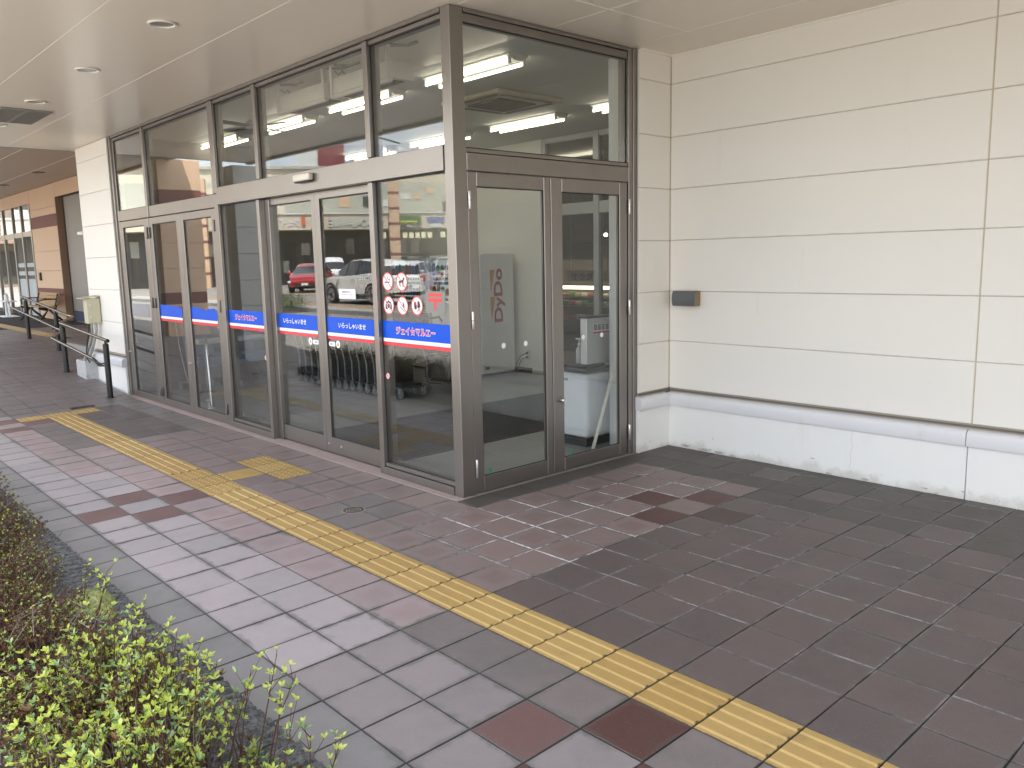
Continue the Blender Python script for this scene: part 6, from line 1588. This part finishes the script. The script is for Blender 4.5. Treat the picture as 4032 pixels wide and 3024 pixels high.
for (u0, u1) in ((2.83, 3.51), (-1.92, -1.62), (-9.6, -8.9), (11, 11.7)):
    zz = .36; k = 0
    while zz < 7.3:
        mb_box('pillar_block', u0, u1, zz, min(zz + .86, 7.35), 2.4, 3.1, MPCH)
        if zz + .86 < 7.3: mb_box('pillar_band', u0 - .01, u1 + .01, zz + .862, zz + 1.018, 2.38, 3.12, MBRG)
        zz += 1.02
def mtext(s, u_start, z0, width, height, d, mats_, off=.015, name='sign_lettering', depth=.06):
    q = MB(); o = MO + MU * u_start + MN * d
    put_text(q, s, (o.x, o.y, z0), tuple(-MU), (0, 0, 1), width, height, off, 0, depth)
    if len(mats_) > 1: put_text(q, s, (o.x, o.y, z0), tuple(-MU), (0, 0, 1), width, height, off + .025, 1, depth * .5)
    return q.build(name, mats_, mall, recalc=False)
LET = M('sign_letter_pale', (.62, .68, .66), .4); LETD = M('sign_letter_dark', (.08, .09, .085), .5)
mtext('OO-LA-RUE', 1.75, 4.24, 3.02, .52, 2.22, [LET, LETD], .02)
mb_box('red_sign', -3.10, -2.84, 4.34, 4.90, 2.21, 2.30, M('sign_orange_red', (.62, .16, .07), .5))
mtext('ジェイ', -3.20, 4.36, 1.25, .44, 2.22, [M('sign_lilac_white', (.68, .68, .74), .5)], .03)
mb_box('green_banner', 3.52, 5.02, 4.36, 4.90, 2.21, 2.26, M('banner_green', (.04, .17, .05), .5))
mb_box('banner_stripe', 3.6, 4.75, 4.46, 4.58, 2.262, 2.27, M('banner_yellow', (.55, .52, .05), .5))
mb_box('black_sign', 3.60, 5.02, 4.10, 4.32, 2.21, 2.26, M('sign_black_board', (.03, .03, .03), .5))
mtext('iPhone 修理', 4.97, 4.14, .92, .14, 2.262, [LET], .02, depth=.01)
mb_box('blue_sign', 5.42, 6.60, 4.44, 4.80, 2.21, 2.26, M('sign_blue', (.10, .15, .40), .5)); mb_box('pale_sign', 5.62, 6.4, 4.12, 4.36, 2.21, 2.26, LET)
GLY = M('lit_sign_panel', (.80, .78, .52), .5, estr=.25)
for k in range(5): mb_box('lit_sign_panel', 3.75 + k * .42, 4.07 + k * .42, 3.42, 3.82, 2.0, 2.05, GLY)
for u in (1.95, 2.3, 6.35, 6.8): mb_box('lit_sign_panel', u, u + .32, 3.42, 3.82, 2.0, 2.05, GLY)
mb_box('sign_rail', 1.5, 8, 3.36, 3.39, 2.02, 2.04, MDRK)
tw = thing('mall_tower', (-48.5, -26.5, 8), 'burgundy and grey stair tower with a green trellis above the mall roof', 'tower')
mb_box('burgundy_face', -1.78, .06, 8.3, 10.15, -3, -.7, MBRG, tw); mb_box('grey_face', .062, 3.7, 8.3, 10.0, -3, -.72, M('tower_blue_grey', (.42, .47, .55), .6), tw); mb_box('white_face', -3.3, -1.785, 8.3, 9.55, -3, -.74, M('tower_pale', (.6, .63, .62), .6), tw)
q = MB()
for k in range(9):
    f = k / 8; u = -.5 + 4.5 * f; z = 10.1 + .55 * sin(pi * (f * .8 + .2)) ; o = MO + MU * u + MN * -.6
    q.tube([(o.x, o.y, z), (o.x - MN.x * 2, o.y - MN.y * 2, z + .25)], .03, 5)
for d in (-.6, -1.2, -1.8, -2.4):
    q.tube([tuple((MO + MU * (-.5 + 4.5 * k / 8) + MN * d)[:2]) + (10.1 + .55 * sin(pi * (k / 8 * .8 + .2)) + (-d - .6) * .12,) for k in range(9)], .03, 5)
q.build('trellis', M('trellis_green', (.04, .10, .07), .5), tw)
# second mall wing on the left of the lot and a line of low buildings far away
wg = thing('far_mall_wing', (-75, 5, LZ), 'brown mall wing closing the far end of the parking lot', 'building')
q = MB(); q.box(-90, -78, -26, 20, .3, 8.4); q.build('main_wall', M('far_wing_wall', (.22, .18, .15), .7), wg); q = MB(); q.box(-78, -76.5, -26, 20, 4.0, 5.0); q.build('fascia', M('far_wing_fascia', (.30, .22, .17), .7), wg)
for k in range(12): q = MB(); q.box(-77.99, -77.9, -24 + k * 3.2, -22.2 + k * 3.2, .8, 3.4); q.build('shop_window', MWIN, wg)
